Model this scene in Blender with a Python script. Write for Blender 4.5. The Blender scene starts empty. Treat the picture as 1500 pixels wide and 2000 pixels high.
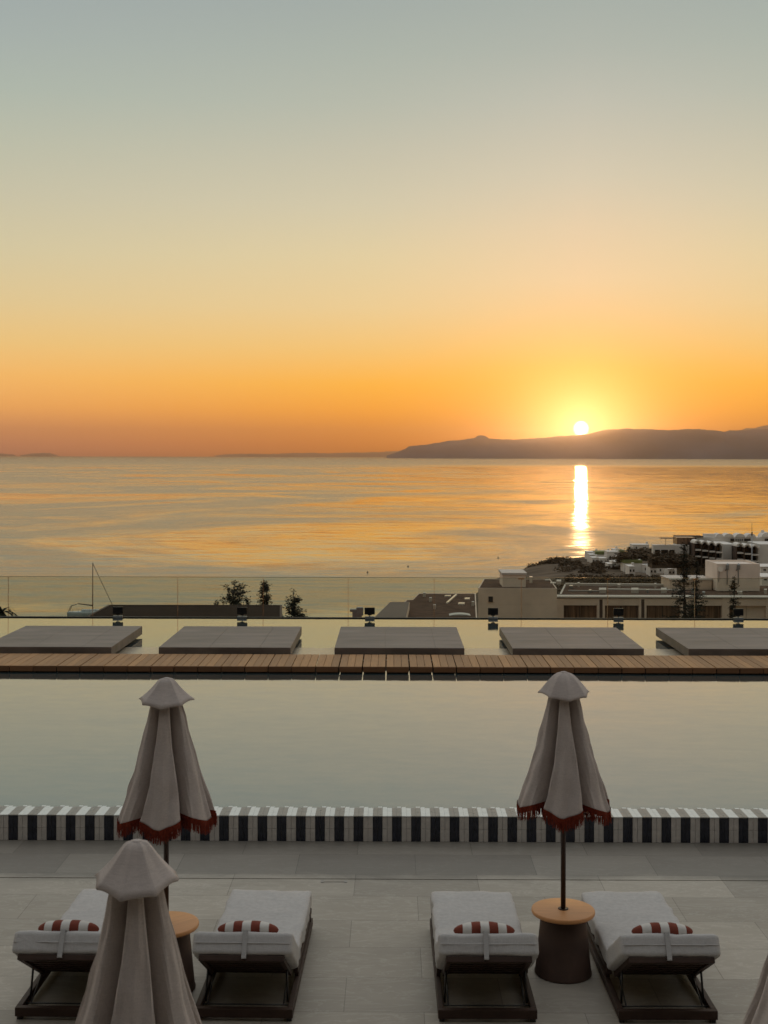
import bpy, bmesh, math, random
from mathutils import Vector, Matrix, noise
R = math.radians
random.seed(7)
scene = bpy.context.scene
COL = scene.collection
# ------------------------------------------------------------------ camera
CAM_Z = 4.4
F = 2400.0                                   # focal length in pixels of the 1500 px wide photograph
pitch = 0.0; yaw = math.atan(15 / F); roll = R(0.12)
fw = Vector((-math.sin(yaw) * math.cos(pitch), math.cos(yaw) * math.cos(pitch), -math.sin(pitch)))
rt0 = fw.cross(Vector((0, 0, 1))).normalized(); up0 = rt0.cross(fw)
rt = rt0 * math.cos(roll) + up0 * math.sin(roll); up = rt.cross(fw)
cam_d = bpy.data.cameras.new('camera'); cam = bpy.data.objects.new('camera', cam_d); COL.objects.link(cam)
m = Matrix((rt, up, -fw)).transposed().to_4x4(); m.translation = (0, 0, CAM_Z)
cam.matrix_world = m
cam_d.sensor_fit = 'HORIZONTAL'; cam_d.sensor_width = 24; cam_d.lens = 24 * F / 1500; cam_d.shift_y = -109.5 / 1500     # level camera with a shifted lens: horizon at row 890.5 of 2000
cam_d.clip_start = 0.1; cam_d.clip_end = 300000
cam_d.dof.use_dof = True; cam_d.dof.focus_distance = 40; cam_d.dof.aperture_fstop = 6.3
scene.camera = cam
CP = Vector((0, 0, CAM_Z))
def ray(px, py): return (fw + rt * ((px - 750) / F) + up * ((890.5 - py) / F))
def PY(px, py, Y): d = ray(px, py); return CP + d * (Y / d.y)          # point at world distance Y
def PZ(px, py, z): d = ray(px, py); return CP + d * ((z - CAM_Z) / d.z)  # point on a level plane
# ------------------------------------------------------------------ sky and sun
SUN_AZ, SUN_EL = 8.75, 1.27
def lin(c): return tuple(((v / 255) / 12.92 if v / 255 <= .04045 else ((v / 255 + .055) / 1.055) ** 2.4) for v in c)
world = bpy.data.worlds.new('World'); scene.world = world; world.use_nodes = True
nt = world.node_tree; nt.nodes.clear()
def N(nt, typ, **kw):
    n = nt.nodes.new(typ)
    for k, v in kw.items():
        if k == 'ins':
            for i, val in v.items(): n.inputs[i].default_value = val
        else: setattr(n, k, v)
    return n
def M(nt, op, a, b=None, c=None, clamp=False):
    n = nt.nodes.new('ShaderNodeMath'); n.operation = op; n.use_clamp = clamp
    for i, v in enumerate((a, b, c)):
        if v is None: continue
        if isinstance(v, (int, float)): n.inputs[i].default_value = v
        else: nt.links.new(v, n.inputs[i])
    return n.outputs[0]
def mixc(nt, f, a, b, blend='MIX'):
    n = nt.nodes.new('ShaderNodeMix'); n.data_type = 'RGBA'; n.blend_type = blend
    for i, v in ((0, f), (6, a), (7, b)):
        if isinstance(v, (int, float)): n.inputs[i].default_value = v
        elif isinstance(v, tuple): n.inputs[i].default_value = (*v[:3], 1)
        else: nt.links.new(v, n.inputs[i])
    return n.outputs[2]
def ramp(nt, fac, stops):
    n = nt.nodes.new('ShaderNodeValToRGB'); cr = n.color_ramp
    while len(cr.elements) > 1: cr.elements.remove(cr.elements[-1])
    stops = sorted(stops); cr.elements[0].position = stops[0][0]; cr.elements[0].color = (*stops[0][1], 1)
    for p, c in stops[1:]: cr.elements.new(p).color = (*c, 1)
    nt.links.new(fac, n.inputs[0]); return n.outputs[0]
tc = N(nt, 'ShaderNodeTexCoord'); sep = N(nt, 'ShaderNodeSeparateXYZ'); nt.links.new(tc.outputs['Generated'], sep.inputs[0])
X_, Y_, Z_ = sep.outputs
el = M(nt, 'MULTIPLY', M(nt, 'ARCSINE', Z_), 180 / math.pi)
az = M(nt, 'MULTIPLY', M(nt, 'ARCTAN2', X_, Y_), 180 / math.pi)
dz = M(nt, 'ABSOLUTE', M(nt, 'SUBTRACT', az, SUN_AZ)); dz = M(nt, 'MINIMUM', dz, M(nt, 'SUBTRACT', 360, dz))
fac = M(nt, 'SQRT', M(nt, 'MAXIMUM', M(nt, 'DIVIDE', el, 90), 0.0))
def boost(y, c): k = max(0, (y - 660) / 230) if y > 0 else 0; return (c[0] * (1 + .50 * k), c[1] * (1 + .34 * k), c[2] * (1 - (.45 if c[2] < .09 else .05) * k))
def st(rows): return [(math.sqrt(max(0, (math.degrees(math.atan((890 - y) / F)) if y > -1 else -y)) / 90), boost(y, lin(c))) for y, c in rows]
HIGH = [(-24, (174, 180, 177)), (-32, (212, 212, 207)), (-50, (230, 229, 226)), (-65, (208, 213, 216)), (-90, (184, 192, 202))]
rampL = ramp(nt, fac, st([(889, (192, 132, 134)), (870, (208, 140, 130)), (840, (228, 155, 116)), (800, (246, 177, 104)), (740, (249, 192, 112)), (680, (243, 204, 132)), (600, (229, 206, 153)), (500, (213, 203, 166)), (400, (200, 196, 170)), (300, (186, 190, 171)), (200, (172, 183, 172)), (100, (164, 175, 171)), (0, (157, 168, 168))] + HIGH))
rampM = ramp(nt, fac, st([(889, (200, 120, 70)), (870, (224, 132, 62)), (840, (244, 150, 50)), (800, (255, 170, 44)), (750, (255, 186, 62)), (680, (249, 204, 122)), (600, (240, 212, 155)), (500, (228, 211, 167)), (400, (212, 204, 175)), (300, (198, 195, 174)), (200, (182, 187, 173)), (100, (171, 180, 170)), (0, (162, 172, 167))] + HIGH))
rampS = ramp(nt, fac, st([(889, (235, 120, 30)), (870, (250, 138, 25)), (840, (255, 168, 42)), (800, (255, 178, 56)), (720, (255, 192, 84)), (620, (253, 210, 146)), (550, (247, 215, 168)), (450, (234, 211, 175)), (350, (215, 205, 180)), (200, (192, 192, 178)), (100, (176, 182, 172)), (0, (166, 175, 168))] + HIGH))
mr = lambda v, a, b, c, d: M(nt, 'ADD', c, M(nt, 'MULTIPLY', M(nt, 'DIVIDE', M(nt, 'SUBTRACT', v, a), b - a, clamp=True), d - c))
cM = mixc(nt, mr(dz, 9.5, 28, 0, 1), rampM, rampL)
cS = mixc(nt, mr(dz, 0, 9.5, 0, 1), rampS, cM)
back = mr(dz, 30, 130, 1.0, 0.36); back = M(nt, 'ADD', back, M(nt, 'MULTIPLY', M(nt, 'SUBTRACT', 1.0, back), mr(el, 35, 90, 0, .8)))
col = mixc(nt, 1.0, cS, back, 'MULTIPLY')
nb = N(nt, 'ShaderNodeCombineXYZ'); [nt.links.new(back, nb.inputs[i]) for i in range(3)]
nt.links.new(nb.outputs[0], col.node.inputs[7])
# glow round the sun and its disc
sd = Vector((math.sin(R(SUN_AZ)) * math.cos(R(SUN_EL)), math.cos(R(SUN_AZ)) * math.cos(R(SUN_EL)), math.sin(R(SUN_EL))))
dv = N(nt, 'ShaderNodeVectorMath', operation='DISTANCE'); nt.links.new(tc.outputs['Generated'], dv.inputs[0]); dv.inputs[1].default_value = sd
ang = M(nt, 'MULTIPLY', dv.outputs['Value'], 180 / math.pi)
def gauss(w, a): return M(nt, 'MULTIPLY', M(nt, 'EXPONENT', M(nt, 'MULTIPLY', M(nt, 'POWER', M(nt, 'DIVIDE', ang, w), 1.6), -1)), a)
def addglow(c, g, tint):
    n = N(nt, 'ShaderNodeVectorMath', operation='MULTIPLY_ADD'); cx = N(nt, 'ShaderNodeCombineXYZ'); [nt.links.new(g, cx.inputs[i]) for i in range(3)]
    nt.links.new(cx.outputs[0], n.inputs[0]); n.inputs[1].default_value = tint; nt.links.new(c, n.inputs[2]); return n.outputs[0]
col = addglow(col, gauss(2.8, 0.04), (1, 0.72, 0.30))
col = addglow(col, gauss(0.9, 0.55), (1, 0.86, 0.62))
disc = M(nt, 'SUBTRACT', 1.0, M(nt, 'DIVIDE', M(nt, 'SUBTRACT', ang, 0.22), 0.16, clamp=True))
col = addglow(col, M(nt, 'MULTIPLY', disc, 9.0), (1, 0.9, 0.7))
sky = N(nt, 'ShaderNodeTexSky', sky_type='NISHITA', sun_disc=False, sun_elevation=R(SUN_EL), sun_rotation=R(SUN_AZ))
skm = N(nt, 'ShaderNodeVectorMath', operation='MULTIPLY_ADD'); nt.links.new(sky.outputs[0], skm.inputs[0]); skm.inputs[1].default_value = (.004,) * 3
nt.links.new(col, skm.inputs[2])
bg = N(nt, 'ShaderNodeBackground'); bg.inputs[1].default_value = 1.0; nt.links.new(skm.outputs[0], bg.inputs[0])
wo = N(nt, 'ShaderNodeOutputWorld'); nt.links.new(bg.outputs[0], wo.inputs[0])
world.cycles.sampling_method = 'MANUAL'; world.cycles.sample_map_resolution = 2048
sl = bpy.data.lights.new('sun', 'SUN'); sl.energy = 0.10; sl.angle = R(0.53); sl.color = (1, 0.56, 0.24)
so = bpy.data.objects.new('sun', sl); COL.objects.link(so); so.rotation_euler = sd.to_track_quat('Z', 'Y').to_euler(); so.location = (20, 20, 60)
vs = scene.view_settings; vs.view_transform = 'Standard'; vs.look = 'None'; vs.gamma = 1; vs.use_curve_mapping = False; vs.exposure = 0
# ------------------------------------------------------------------ helpers
def tag(o, label=None, cat=None, group=None, kind=None):
    if label: o['label'] = label
    if cat: o['category'] = cat
    if group: o['group'] = group
    if kind: o['kind'] = kind
    return o
def empty(name, loc=(0, 0, 0), rz=0, **kw):
    o = bpy.data.objects.new(name, None); COL.objects.link(o); o.location = loc; o.rotation_euler = (0, 0, rz); o.empty_display_size = .2
    return tag(o, **kw)
class MB:
    def __init__(s): s.bm = bmesh.new()
    def box(s, x0, x1, y0, y1, z0, z1, bevel=0, mi=0, mat=None, seg=2):
        T = Matrix.Translation(((x0 + x1) / 2, (y0 + y1) / 2, (z0 + z1) / 2)) @ Matrix.Diagonal((abs(x1 - x0), abs(y1 - y0), abs(z1 - z0), 1))
        if mat is not None: T = mat @ T
        r = bmesh.ops.create_cube(s.bm, size=1, matrix=T)
        fs = set(f for v in r['verts'] for f in v.link_faces)
        for f in fs: f.material_index = mi
        if bevel: bmesh.ops.bevel(s.bm, geom=list(set(e for v in r['verts'] for e in v.link_edges)), offset=bevel, segments=seg, affect='EDGES', profile=.6)
        return s
    def tube(s, a, b, r0, r1=None, n=10, mi=0):
        a, b = Vector(a), Vector(b); r1 = r0 if r1 is None else r1
        q = (b - a).to_track_quat('Z', 'Y').to_matrix().to_4x4(); q.translation = (a + b) / 2
        r = bmesh.ops.create_cone(s.bm, cap_ends=True, segments=n, radius1=r0, radius2=max(r1, 1e-4), depth=(b - a).length, matrix=q)
        for f in set(f for v in r['verts'] for f in v.link_faces): f.material_index = mi; f.smooth = len(f.verts) == 4
        return s
    def lathe(s, prof, n=32, c=(0, 0), mi=0):
        rings = [[s.bm.verts.new((c[0] + r * math.cos(2 * math.pi * k / n), c[1] + r * math.sin(2 * math.pi * k / n), z)) for k in range(n)] for r, z in prof]
        for a, b in zip(rings, rings[1:]):
            for k in range(n):
                f = s.bm.faces.new((a[k], a[(k + 1) % n], b[(k + 1) % n], b[k])); f.material_index = mi; f.smooth = True
        if prof[0][0] > 1e-3: s.bm.faces.new(rings[0][::-1]).material_index = mi
        if prof[-1][0] > 1e-3: s.bm.faces.new(rings[-1]).material_index = mi
        return s
    def prism(s, pts, z0, z1, mi=0):
        a = [s.bm.verts.new((p[0], p[1], z0)) for p in pts]; b = [s.bm.verts.new((p[0], p[1], z1)) for p in pts]; n = len(pts)
        s.bm.faces.new(a[::-1]).material_index = mi; s.bm.faces.new(b).material_index = mi
        for k in range(n): s.bm.faces.new((a[k], a[(k + 1) % n], b[(k + 1) % n], b[k])).material_index = mi
        return s
    def arch(s, x0, x1, y0, y1, zb, rise, th=0, n=10, mi=0):           # barrel vault along y (a shell when th > 0)
        cx, rx = (x0 + x1) / 2, (x1 - x0) / 2
        pts = [(cx - rx * math.cos(math.pi * k / n), zb + rise * math.sin(math.pi * k / n)) for k in range(n + 1)]
        if th: pts += [(cx + (rx - th) * math.cos(math.pi * k / n), zb + (rise - th) * math.sin(math.pi * k / n)) for k in range(n + 1)]
        a = [s.bm.verts.new((x, y0, z)) for x, z in pts]; b = [s.bm.verts.new((x, y1, z)) for x, z in pts]; N_ = len(pts)
        s.bm.faces.new(a).material_index = mi; s.bm.faces.new(b[::-1]).material_index = mi
        for k in range(N_): s.bm.faces.new((a[k], b[k], b[(k + 1) % N_], a[(k + 1) % N_])).material_index = mi
        return s
    def build(s, name, mats, parent=None, smooth=False, loc=None, recalc=True):
        if recalc: bmesh.ops.recalc_face_normals(s.bm, faces=s.bm.faces)
        me = bpy.data.meshes.new(name); s.bm.to_mesh(me); s.bm.free()
        for mm in (mats if isinstance(mats, (list, tuple)) else [mats]): me.materials.append(mm)
        if smooth:
            for p in me.polygons: p.use_smooth = True
        o = bpy.data.objects.new(name, me); COL.objects.link(o)
        if parent: o.parent = parent
        if loc: o.location = loc
        return o
def copy_tree(o, parent=None):
    c = o.copy(); COL.objects.link(c)
    if parent: c.parent = parent
    for ch in list(o.children): copy_tree(ch, c)
    return c
def softbox(sx, sy, sz, r, cuts=14, puff=0.0, wr=0.0, seed=0, wscale=6):      # cushion: rounded box with puff and wrinkles
    b = MB(); bm = b.bm
    bmesh.ops.create_cube(bm, size=1, matrix=Matrix.Diagonal((sx, sy, sz, 1)))
    bmesh.ops.subdivide_edges(bm, edges=bm.edges[:], cuts=cuts, use_grid_fill=True)
    for v in bm.verts:
        c = Vector((max(-sx / 2 + r, min(sx / 2 - r, v.co.x)), max(-sy / 2 + r, min(sy / 2 - r, v.co.y)), max(-sz / 2 + r, min(sz / 2 - r, v.co.z))))
        d = v.co - c; v.co = c + (d.normalized() * r if d.length > 1e-6 else d)
        u, w = 2 * v.co.x / sx, 2 * v.co.y / sy
        v.co.z += math.copysign(puff, v.co.z) * (1 - u * u) * (1 - w * w)
        q = Vector((v.co.x * wscale * .5, v.co.y * wscale * 1.6, seed)); nv = d.normalized() if d.length > 1e-6 else Vector((0, 0, 0))
        edge = .4 + .6 * max(abs(u), abs(w)) ** 4
        v.co += nv * (noise.noise(q) * wr * edge + noise.noise(q * 3.1) * wr * .45 * edge)
    for f in bm.faces: f.smooth = True
    return b
# ------------------------------------------------------------------ materials
def newmat(name):
    mt = bpy.data.materials.new(name); mt.use_nodes = True; t = mt.node_tree; t.nodes.clear()
    o = N(t, 'ShaderNodeOutputMaterial'); p = N(t, 'ShaderNodeBsdfPrincipled'); t.links.new(p.outputs[0], o.inputs[0]); return mt, t, p
def coords(t, kind='Object', scale=(1, 1, 1), rot=(0, 0, 0), loc=(0, 0, 0)):
    c = N(t, 'ShaderNodeTexCoord'); mp = N(t, 'ShaderNodeMapping'); mp.inputs['Scale'].default_value = scale; mp.inputs['Rotation'].default_value = rot; mp.inputs['Location'].default_value = loc
    if kind == 'World': g = N(t, 'ShaderNodeNewGeometry'); t.links.new(g.outputs['Position'], mp.inputs[0])
    else: t.links.new(c.outputs[kind], mp.inputs[0])
    return mp.outputs[0]
def noisen(t, vec, scale, detail=4, rough=.55, dist=0):
    n = N(t, 'ShaderNodeTexNoise'); n.inputs['Scale'].default_value = scale; n.inputs['Detail'].default_value = detail; n.inputs['Roughness'].default_value = rough; n.inputs['Distortion'].default_value = dist
    t.links.new(vec, n.inputs['Vector']); return n.outputs['Fac'], n.outputs['Color']
def bump(t, p, h, strength=.3, dist=.01):
    b = N(t, 'ShaderNodeBump'); b.inputs['Strength'].default_value = strength; b.inputs['Distance'].default_value = dist
    t.links.new(h, b.inputs['Height']); t.links.new(b.outputs[0], p.inputs['Normal'])
def mat(name, c, rough=.6, metal=0, var=.15, nscale=6, scale=(1, 1, 1), kind='Object', bmp=.15, bscale=None, spec=.5, rv=.1):
    mt, t, p = newmat(name); v = coords(t, kind, scale); f, _ = noisen(t, v, nscale, 5)
    dark = tuple(x * (1 - var) for x in c); lite = tuple(min(1, x * (1 + var)) for x in c)
    t.links.new(mixc(t, M(t, 'MULTIPLY_ADD', M(t, 'SUBTRACT', f, .5), 2.4, .5, clamp=True), dark, lite), p.inputs['Base Color'])
    p.inputs['Metallic'].default_value = metal; p.inputs['Specular IOR Level'].default_value = spec
    t.links.new(M(t, 'MULTIPLY_ADD', M(t, 'SUBTRACT', f, .5), rv * 2, rough, clamp=True), p.inputs['Roughness'])
    if bmp:
        f2, _ = noisen(t, v, bscale or nscale * 6, 3); bump(t, p, f2, bmp, .004)
    return mt
def fabric(name, c, weave=420, var=.1, wr=.25):
    mt, t, p = newmat(name); v = coords(t, 'Object')
    n1, _ = noisen(t, coords(t, 'Object', (1, 1, .12)), weave * .5, 2); n2, _ = noisen(t, coords(t, 'Object', (.12, .12, 1)), weave * .5, 2)
    f, _ = noisen(t, v, 5, 4)
    w = M(t, 'ADD', n1, n2)
    k = M(t, 'ADD', M(t, 'MULTIPLY_ADD', M(t, 'SUBTRACT', f, .5), var * 2, 1), M(t, 'MULTIPLY', M(t, 'SUBTRACT', w, 1), .35))
    g = N(t, 'ShaderNodeVectorMath', operation='SCALE'); g.inputs[0].default_value = c; t.links.new(k, g.inputs['Scale']); t.links.new(g.outputs[0], p.inputs['Base Color'])
    p.inputs['Roughness'].default_value = .9; p.inputs['Specular IOR Level'].default_value = .15; p.inputs['Sheen Weight'].default_value = .05; p.inputs['Sheen Roughness'].default_value = .5
    fw_, _ = noisen(t, coords(t, 'Object', (.7, 1.8, 1.2), (0, 0, .3)), 8, 5, .55, 1.2)
    bump(t, p, M(t, 'ADD', M(t, 'MULTIPLY', w, .1), M(t, 'MULTIPLY', fw_, wr * 2)), .5, .006)
    return mt
def wood(name, c, axis='Y', rough=.5, scale=1, var=.3, rnd=True, spec=.4):
    mt, t, p = newmat(name)
    sc = {'X': (.8, 14, 14), 'Y': (14, .8, 14), 'Z': (14, 14, .8)}[axis]
    f, _ = noisen(t, coords(t, 'Object', tuple(s * scale for s in sc)), 2.2, 6, .6, .6)
    k = M(t, 'MULTIPLY_ADD', M(t, 'SUBTRACT', f, .5), var * 2.2, 1.0)
    if rnd:
        a = N(t, 'ShaderNodeAttribute', attribute_name='tone'); k = M(t, 'MULTIPLY', k, a.outputs['Fac'])
    g = N(t, 'ShaderNodeVectorMath', operation='SCALE'); g.inputs[0].default_value = c; t.links.new(k, g.inputs['Scale']); t.links.new(g.outputs[0], p.inputs['Base Color'])
    p.inputs['Roughness'].default_value = rough; p.inputs['Specular IOR Level'].default_value = spec; bump(t, p, f, .2, .003); return mt
def tone(o, seed=1, lo=.75, hi=1.2, per='island'):                      # a random tone per board
    me = o.data; bm = bmesh.new(); bm.from_mesh(me); bm.faces.ensure_lookup_table(); rg = random.Random(seed); tag_ = {}
    at = bm.faces.layers.float.new('tone')
    for f in bm.faces:
        if f.index in tag_: continue
        t_ = rg.uniform(lo, hi); stack = [f]; tag_[f.index] = 1
        while stack:
            g = stack.pop(); g[at] = t_
            for e in g.edges:
                for h in e.link_faces:
                    if h.index not in tag_: tag_[h.index] = 1; stack.append(h)
    bm.to_mesh(me); bm.free()
linen = fabric('linen_canopy', (.50, .44, .405), var=.14); cushion_m = fabric('cushion_linen', (.505, .49, .475), var=.08, wr=.8); strap_m = fabric('strap_linen', (.44, .43, .42), weave=500)
fringe_m = mat('rust_fringe', (.17, .030, .016), .9, var=.4, nscale=60, spec=.1)
bronze = mat('bronze_metal', (.045, .026, .018), .45, metal=.4, var=.2); bronze_dark = mat('dark_frame', (.048, .027, .019), .55, var=.25, spec=.3)
cone_m = mat('cone_metal', (.075, .045, .033), .62, var=.25, nscale=3, spec=.3)
top_wood = wood('tabletop_wood', (.62, .30, .12), 'X', .45, 1.2, .22, rnd=False); deck_wood = wood('deck_wood', (.38, .20, .075), 'Y', .6, 1, .35)
fascia_wood = wood('fascia_wood', (.20, .095, .04), 'X', .6, 1, .3)
slab_m = mat('platform_porcelain', (.165, .135, .115), .5, var=.42, nscale=1.6, scale=(.5, 2, 1), spec=.35, bmp=.05)
black_m = mat('black_plastic', (.02, .018, .017), .4, var=.1); grey_metal = mat('grey_metal', (.3, .32, .33), .4, metal=.7)
# ------------------------------------------------------------------ paved terrace
def paving():
    mt, t, p = newmat('porcelain_paving'); v = coords(t, 'World')
    br = N(t, 'ShaderNodeTexBrick'); br.offset = .5; br.offset_frequency = 2; br.squash = 1
    t.links.new(coords(t, 'World', (1, 1, 1), (0, 0, 0), (.37, -.12, 0)), br.inputs['Vector'])
    for k, val in (('Scale', 1.0), ('Mortar Size', .003), ('Mortar Smooth', .1), ('Bias', 0.0), ('Brick Width', 1.27), ('Row Height', .64)): br.inputs[k].default_value = val
    br.inputs['Color1'].default_value = (.84,) * 3 + (1,); br.inputs['Color2'].default_value = (1.12,) * 3 + (1,); br.inputs['Mortar'].default_value = (.5,) * 3 + (1,)
    f1, _ = noisen(t, coords(t, 'World', (.6, 1.4, 1), (0, 0, .3)), 1.3, 6, .62, 1.2)
    f2, _ = noisen(t, coords(t, 'World', (.5, 1.8, 1), (0, 0, .35)), 2.6, 5, .6, 2.4)
    vein = M(t, 'SUBTRACT', 1, M(t, 'MULTIPLY', M(t, 'ABSOLUTE', M(t, 'SUBTRACT', f2, .5)), 34, clamp=True), clamp=True)
    base = mixc(t, M(t, 'MULTIPLY_ADD', M(t, 'SUBTRACT', f1, .5), 2.5, .5, clamp=True), (.31, .275, .225), (.40, .36, .30))
    base = mixc(t, M(t, 'MULTIPLY', vein, .3), base, (.60, .57, .50))
    g = N(t, 'ShaderNodeNewGeometry'); sp = N(t, 'ShaderNodeSeparateXYZ'); t.links.new(g.outputs['Position'], sp.inputs[0])
    wet = M(t, 'DIVIDE', M(t, 'SUBTRACT', sp.outputs[1], M(t, 'MULTIPLY_ADD', f1, .5, 12.45)), .25, clamp=True)   # darker strip by the pool wall
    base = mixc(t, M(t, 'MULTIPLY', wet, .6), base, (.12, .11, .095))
    st1, _ = noisen(t, coords(t, 'World', (.35, .5, 1)), 1.7, 6, .65)
    base = mixc(t, M(t, 'MULTIPLY', M(t, 'DIVIDE', M(t, 'SUBTRACT', st1, .55), .12, clamp=True), .22), base, (.19, .17, .14))        # faint water stains
    t.links.new(mixc(t, 1.0, base, br.outputs['Color'], 'MULTIPLY'), p.inputs['Base Color'])
    t.links.new(M(t, 'MULTIPLY_ADD', f1, .25, .36), p.inputs['Roughness']); p.inputs['Specular IOR Level'].default_value = .42
    bump(t, p, M(t, 'ADD', f1, M(t, 'MULTIPLY', br.outputs['Fac'], -1.5)), .12, .004); return mt
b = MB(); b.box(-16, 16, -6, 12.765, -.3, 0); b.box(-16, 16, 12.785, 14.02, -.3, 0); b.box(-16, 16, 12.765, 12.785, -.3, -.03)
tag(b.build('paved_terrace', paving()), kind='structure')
b = MB(); b.box(-16, 16, 12.767, 12.783, -.0299, -.012)
tag(b.build('drain_slot', black_m), 'long dark slot drain cut across the pale paving before the pool', 'drain')
b = MB(); x0, x1 = PZ(627, 1721, 0).x, PZ(678, 1721, 0).x
for q in (x0, x1 - .03): b.box(q, q + .03, 12.66, 12.72, .0005, .005)
b.box(x0, x1, 12.70, 12.704, .0005, .003); b.box(x0, x1, 12.66, 12.664, .0005, .003)
tag(b.build('access_hatch', mat('hatch_line', (.30, .28, .25), .5)), 'small rectangular access hatch outline beside the slot drain in the paving', 'hatch')
# ------------------------------------------------------------------ striped pool wall
WY, WT = 14.02, .293; PER = .2193; T4 = PER / 4; X0 = -1.522
tile_w = mat('white_tile', (.60, .57, .53), .25, var=.10, nscale=14, bmp=.04); tile_b = mat('navy_tile', (.026, .029, .042), .2, var=.4, nscale=14, bmp=.04)
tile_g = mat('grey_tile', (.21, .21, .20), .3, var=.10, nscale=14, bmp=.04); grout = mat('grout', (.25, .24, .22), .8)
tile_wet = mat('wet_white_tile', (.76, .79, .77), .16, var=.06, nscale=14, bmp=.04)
pw = empty('pool_wall', (0, WY, 0), label='low pool wall faced with upright navy and white striped tiles along the paving', cat='pool wall')
b = MB(); b.box(-12, 12, .012, .30, 0, WT - .012); b.build('core', grout, pw)
f_ = MB(); t_ = MB(); rg = random.Random(3)
k0 = int((-11.9 - X0) / T4); k1 = int((11.9 - X0) / T4)
for k in range(k0, k1):
    x = X0 + k * T4; dark = (k % 4) < 2
    for z0, z1 in ((.002, .144), (.147, WT - .014)):
        f_.box(x + .0018, x + T4 - .0018, rg.uniform(-.0015, .0005), .011, z0, z1, mi=1 if dark else 0)
    yb = .33 if dark else .315
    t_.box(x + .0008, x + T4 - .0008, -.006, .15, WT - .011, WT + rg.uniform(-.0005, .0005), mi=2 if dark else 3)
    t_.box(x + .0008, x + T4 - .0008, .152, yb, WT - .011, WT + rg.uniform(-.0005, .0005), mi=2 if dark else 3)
    if k % 4 in (1, 2): t_.box(x + .004, x + T4 - .004, yb + .004, yb + .055, WT - .02, WT - .0045, mi=3)
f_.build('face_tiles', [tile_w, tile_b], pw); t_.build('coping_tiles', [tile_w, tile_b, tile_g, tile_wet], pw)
# ------------------------------------------------------------------ pool water
WZ = .287
def water(name, base, r, amp, scales, ior=1.33, body=1.0):
    mt, t, p = newmat(name)
    acc = None
    for sx, sy, a in scales:
        _, c = noisen(t, coords(t, 'World', (sx, sy, 1)), 1, 2, .5)
        s = N(t, 'ShaderNodeVectorMath', operation='SUBTRACT'); t.links.new(c, s.inputs[0]); s.inputs[1].default_value = (.5, .5, .5)
        q = N(t, 'ShaderNodeVectorMath', operation='MULTIPLY'); t.links.new(s.outputs[0], q.inputs[0]); q.inputs[1].default_value = (a * amp, a * amp, 0)
        if acc: ad = N(t, 'ShaderNodeVectorMath', operation='ADD'); t.links.new(acc, ad.inputs[0]); t.links.new(q.outputs[0], ad.inputs[1]); acc = ad.outputs[0]
        else: acc = q.outputs[0]
    return mt, t, p, acc
def finish_normal(t, p, acc, k=None):
    if k is not None: s = N(t, 'ShaderNodeVectorMath', operation='SCALE'); t.links.new(acc, s.inputs[0]); t.links.new(k, s.inputs['Scale']); acc = s.outputs[0]
    ad = N(t, 'ShaderNodeVectorMath', operation='ADD'); t.links.new(acc, ad.inputs[0]); ad.inputs[1].default_value = (0, 0, 1)
    nn = N(t, 'ShaderNodeVectorMath', operation='NORMALIZE'); t.links.new(ad.outputs[0], nn.inputs[0]); t.links.new(nn.outputs[0], p.inputs['Normal'])
mt, t, p, acc = water('pool_water', None, 0, 1.0, [(.5, 1.6, .012), (2.2, 6.5, .020), (7, 18, .010)])
finish_normal(t, p, acc)
f, _ = noisen(t, coords(t, 'World', (.15, .6, 1)), 1, 3)
t.links.new(mixc(t, f, (.045, .062, .064), (.06, .08, .08)), p.inputs['Base Color']); p.inputs['Roughness'].default_value = .06; p.inputs['IOR'].default_value = 2.9; p.inputs['Coat Weight'].default_value = .4; p.inputs['Coat IOR'].default_value = 1.7; p.inputs['Coat Roughness'].default_value = .06; t.links.new(p.inputs['Normal'].links[0].from_socket, p.inputs['Coat Normal'])
b = MB(); b.box(-14, 14, WY + .30, 31.02, -.6, WZ)
tag(b.build('pool_water', mt), kind='structure')
ledge_m = mat('wet_stone_ledge', (.42, .36, .27), .22, var=.12, nscale=9, scale=(1, 3, 1), bmp=.1)
b = MB(); rg = random.Random(5); x = -13.0
while x < 13: w = rg.uniform(.05, .16); b.box(x, x + w, 24.66, 26.28 + rg.uniform(-.05, .05), WZ - .02, WZ + .0045); x += w
tag(b.build('pool_ledge', ledge_m), 'pale wet stone ledge just under the water behind the boardwalk', 'pool ledge')
# ------------------------------------------------------------------ boardwalk
bw = empty('boardwalk', (0, 23.2, 0)); tag(bw, kind='structure')
pl = MB(); fa = MB(); un = MB(); P_ = .445; ph = -.991
for k in range(-27, 29):
    x = ph + k * P_; rg = random.Random(k + 100)
    big = (k % 4 == 0) or k in (-1, 1, 2, 3)
    g = .012 if big else .006
    w = (P_ - 2 * g - .012) / 3
    for i in range(3):
        pl.box(x + g + i * (w + .006), x + g + i * (w + .006) + w, .025, 1.44, .385 , .417 + rg.uniform(-.0012, .0012), .003, seg=1)
    fa.box(x + g, x + P_ - g, 0, .022, .313, .4155, .003, seg=1)
    un.box(x + .03, x + P_ - .03, .08, .14, .27, .384)
    un.box(x + .02, x + .10, .14, 1.40, .33, .384)
o = pl.build('planks', deck_wood, bw); tone(o, 4, .8, 1.15); o = fa.build('fascia', fascia_wood, bw); tone(o, 8, .8, 1.2)
un.build('joists', mat('joist_dark', (.03, .028, .03), .7), bw)
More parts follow.
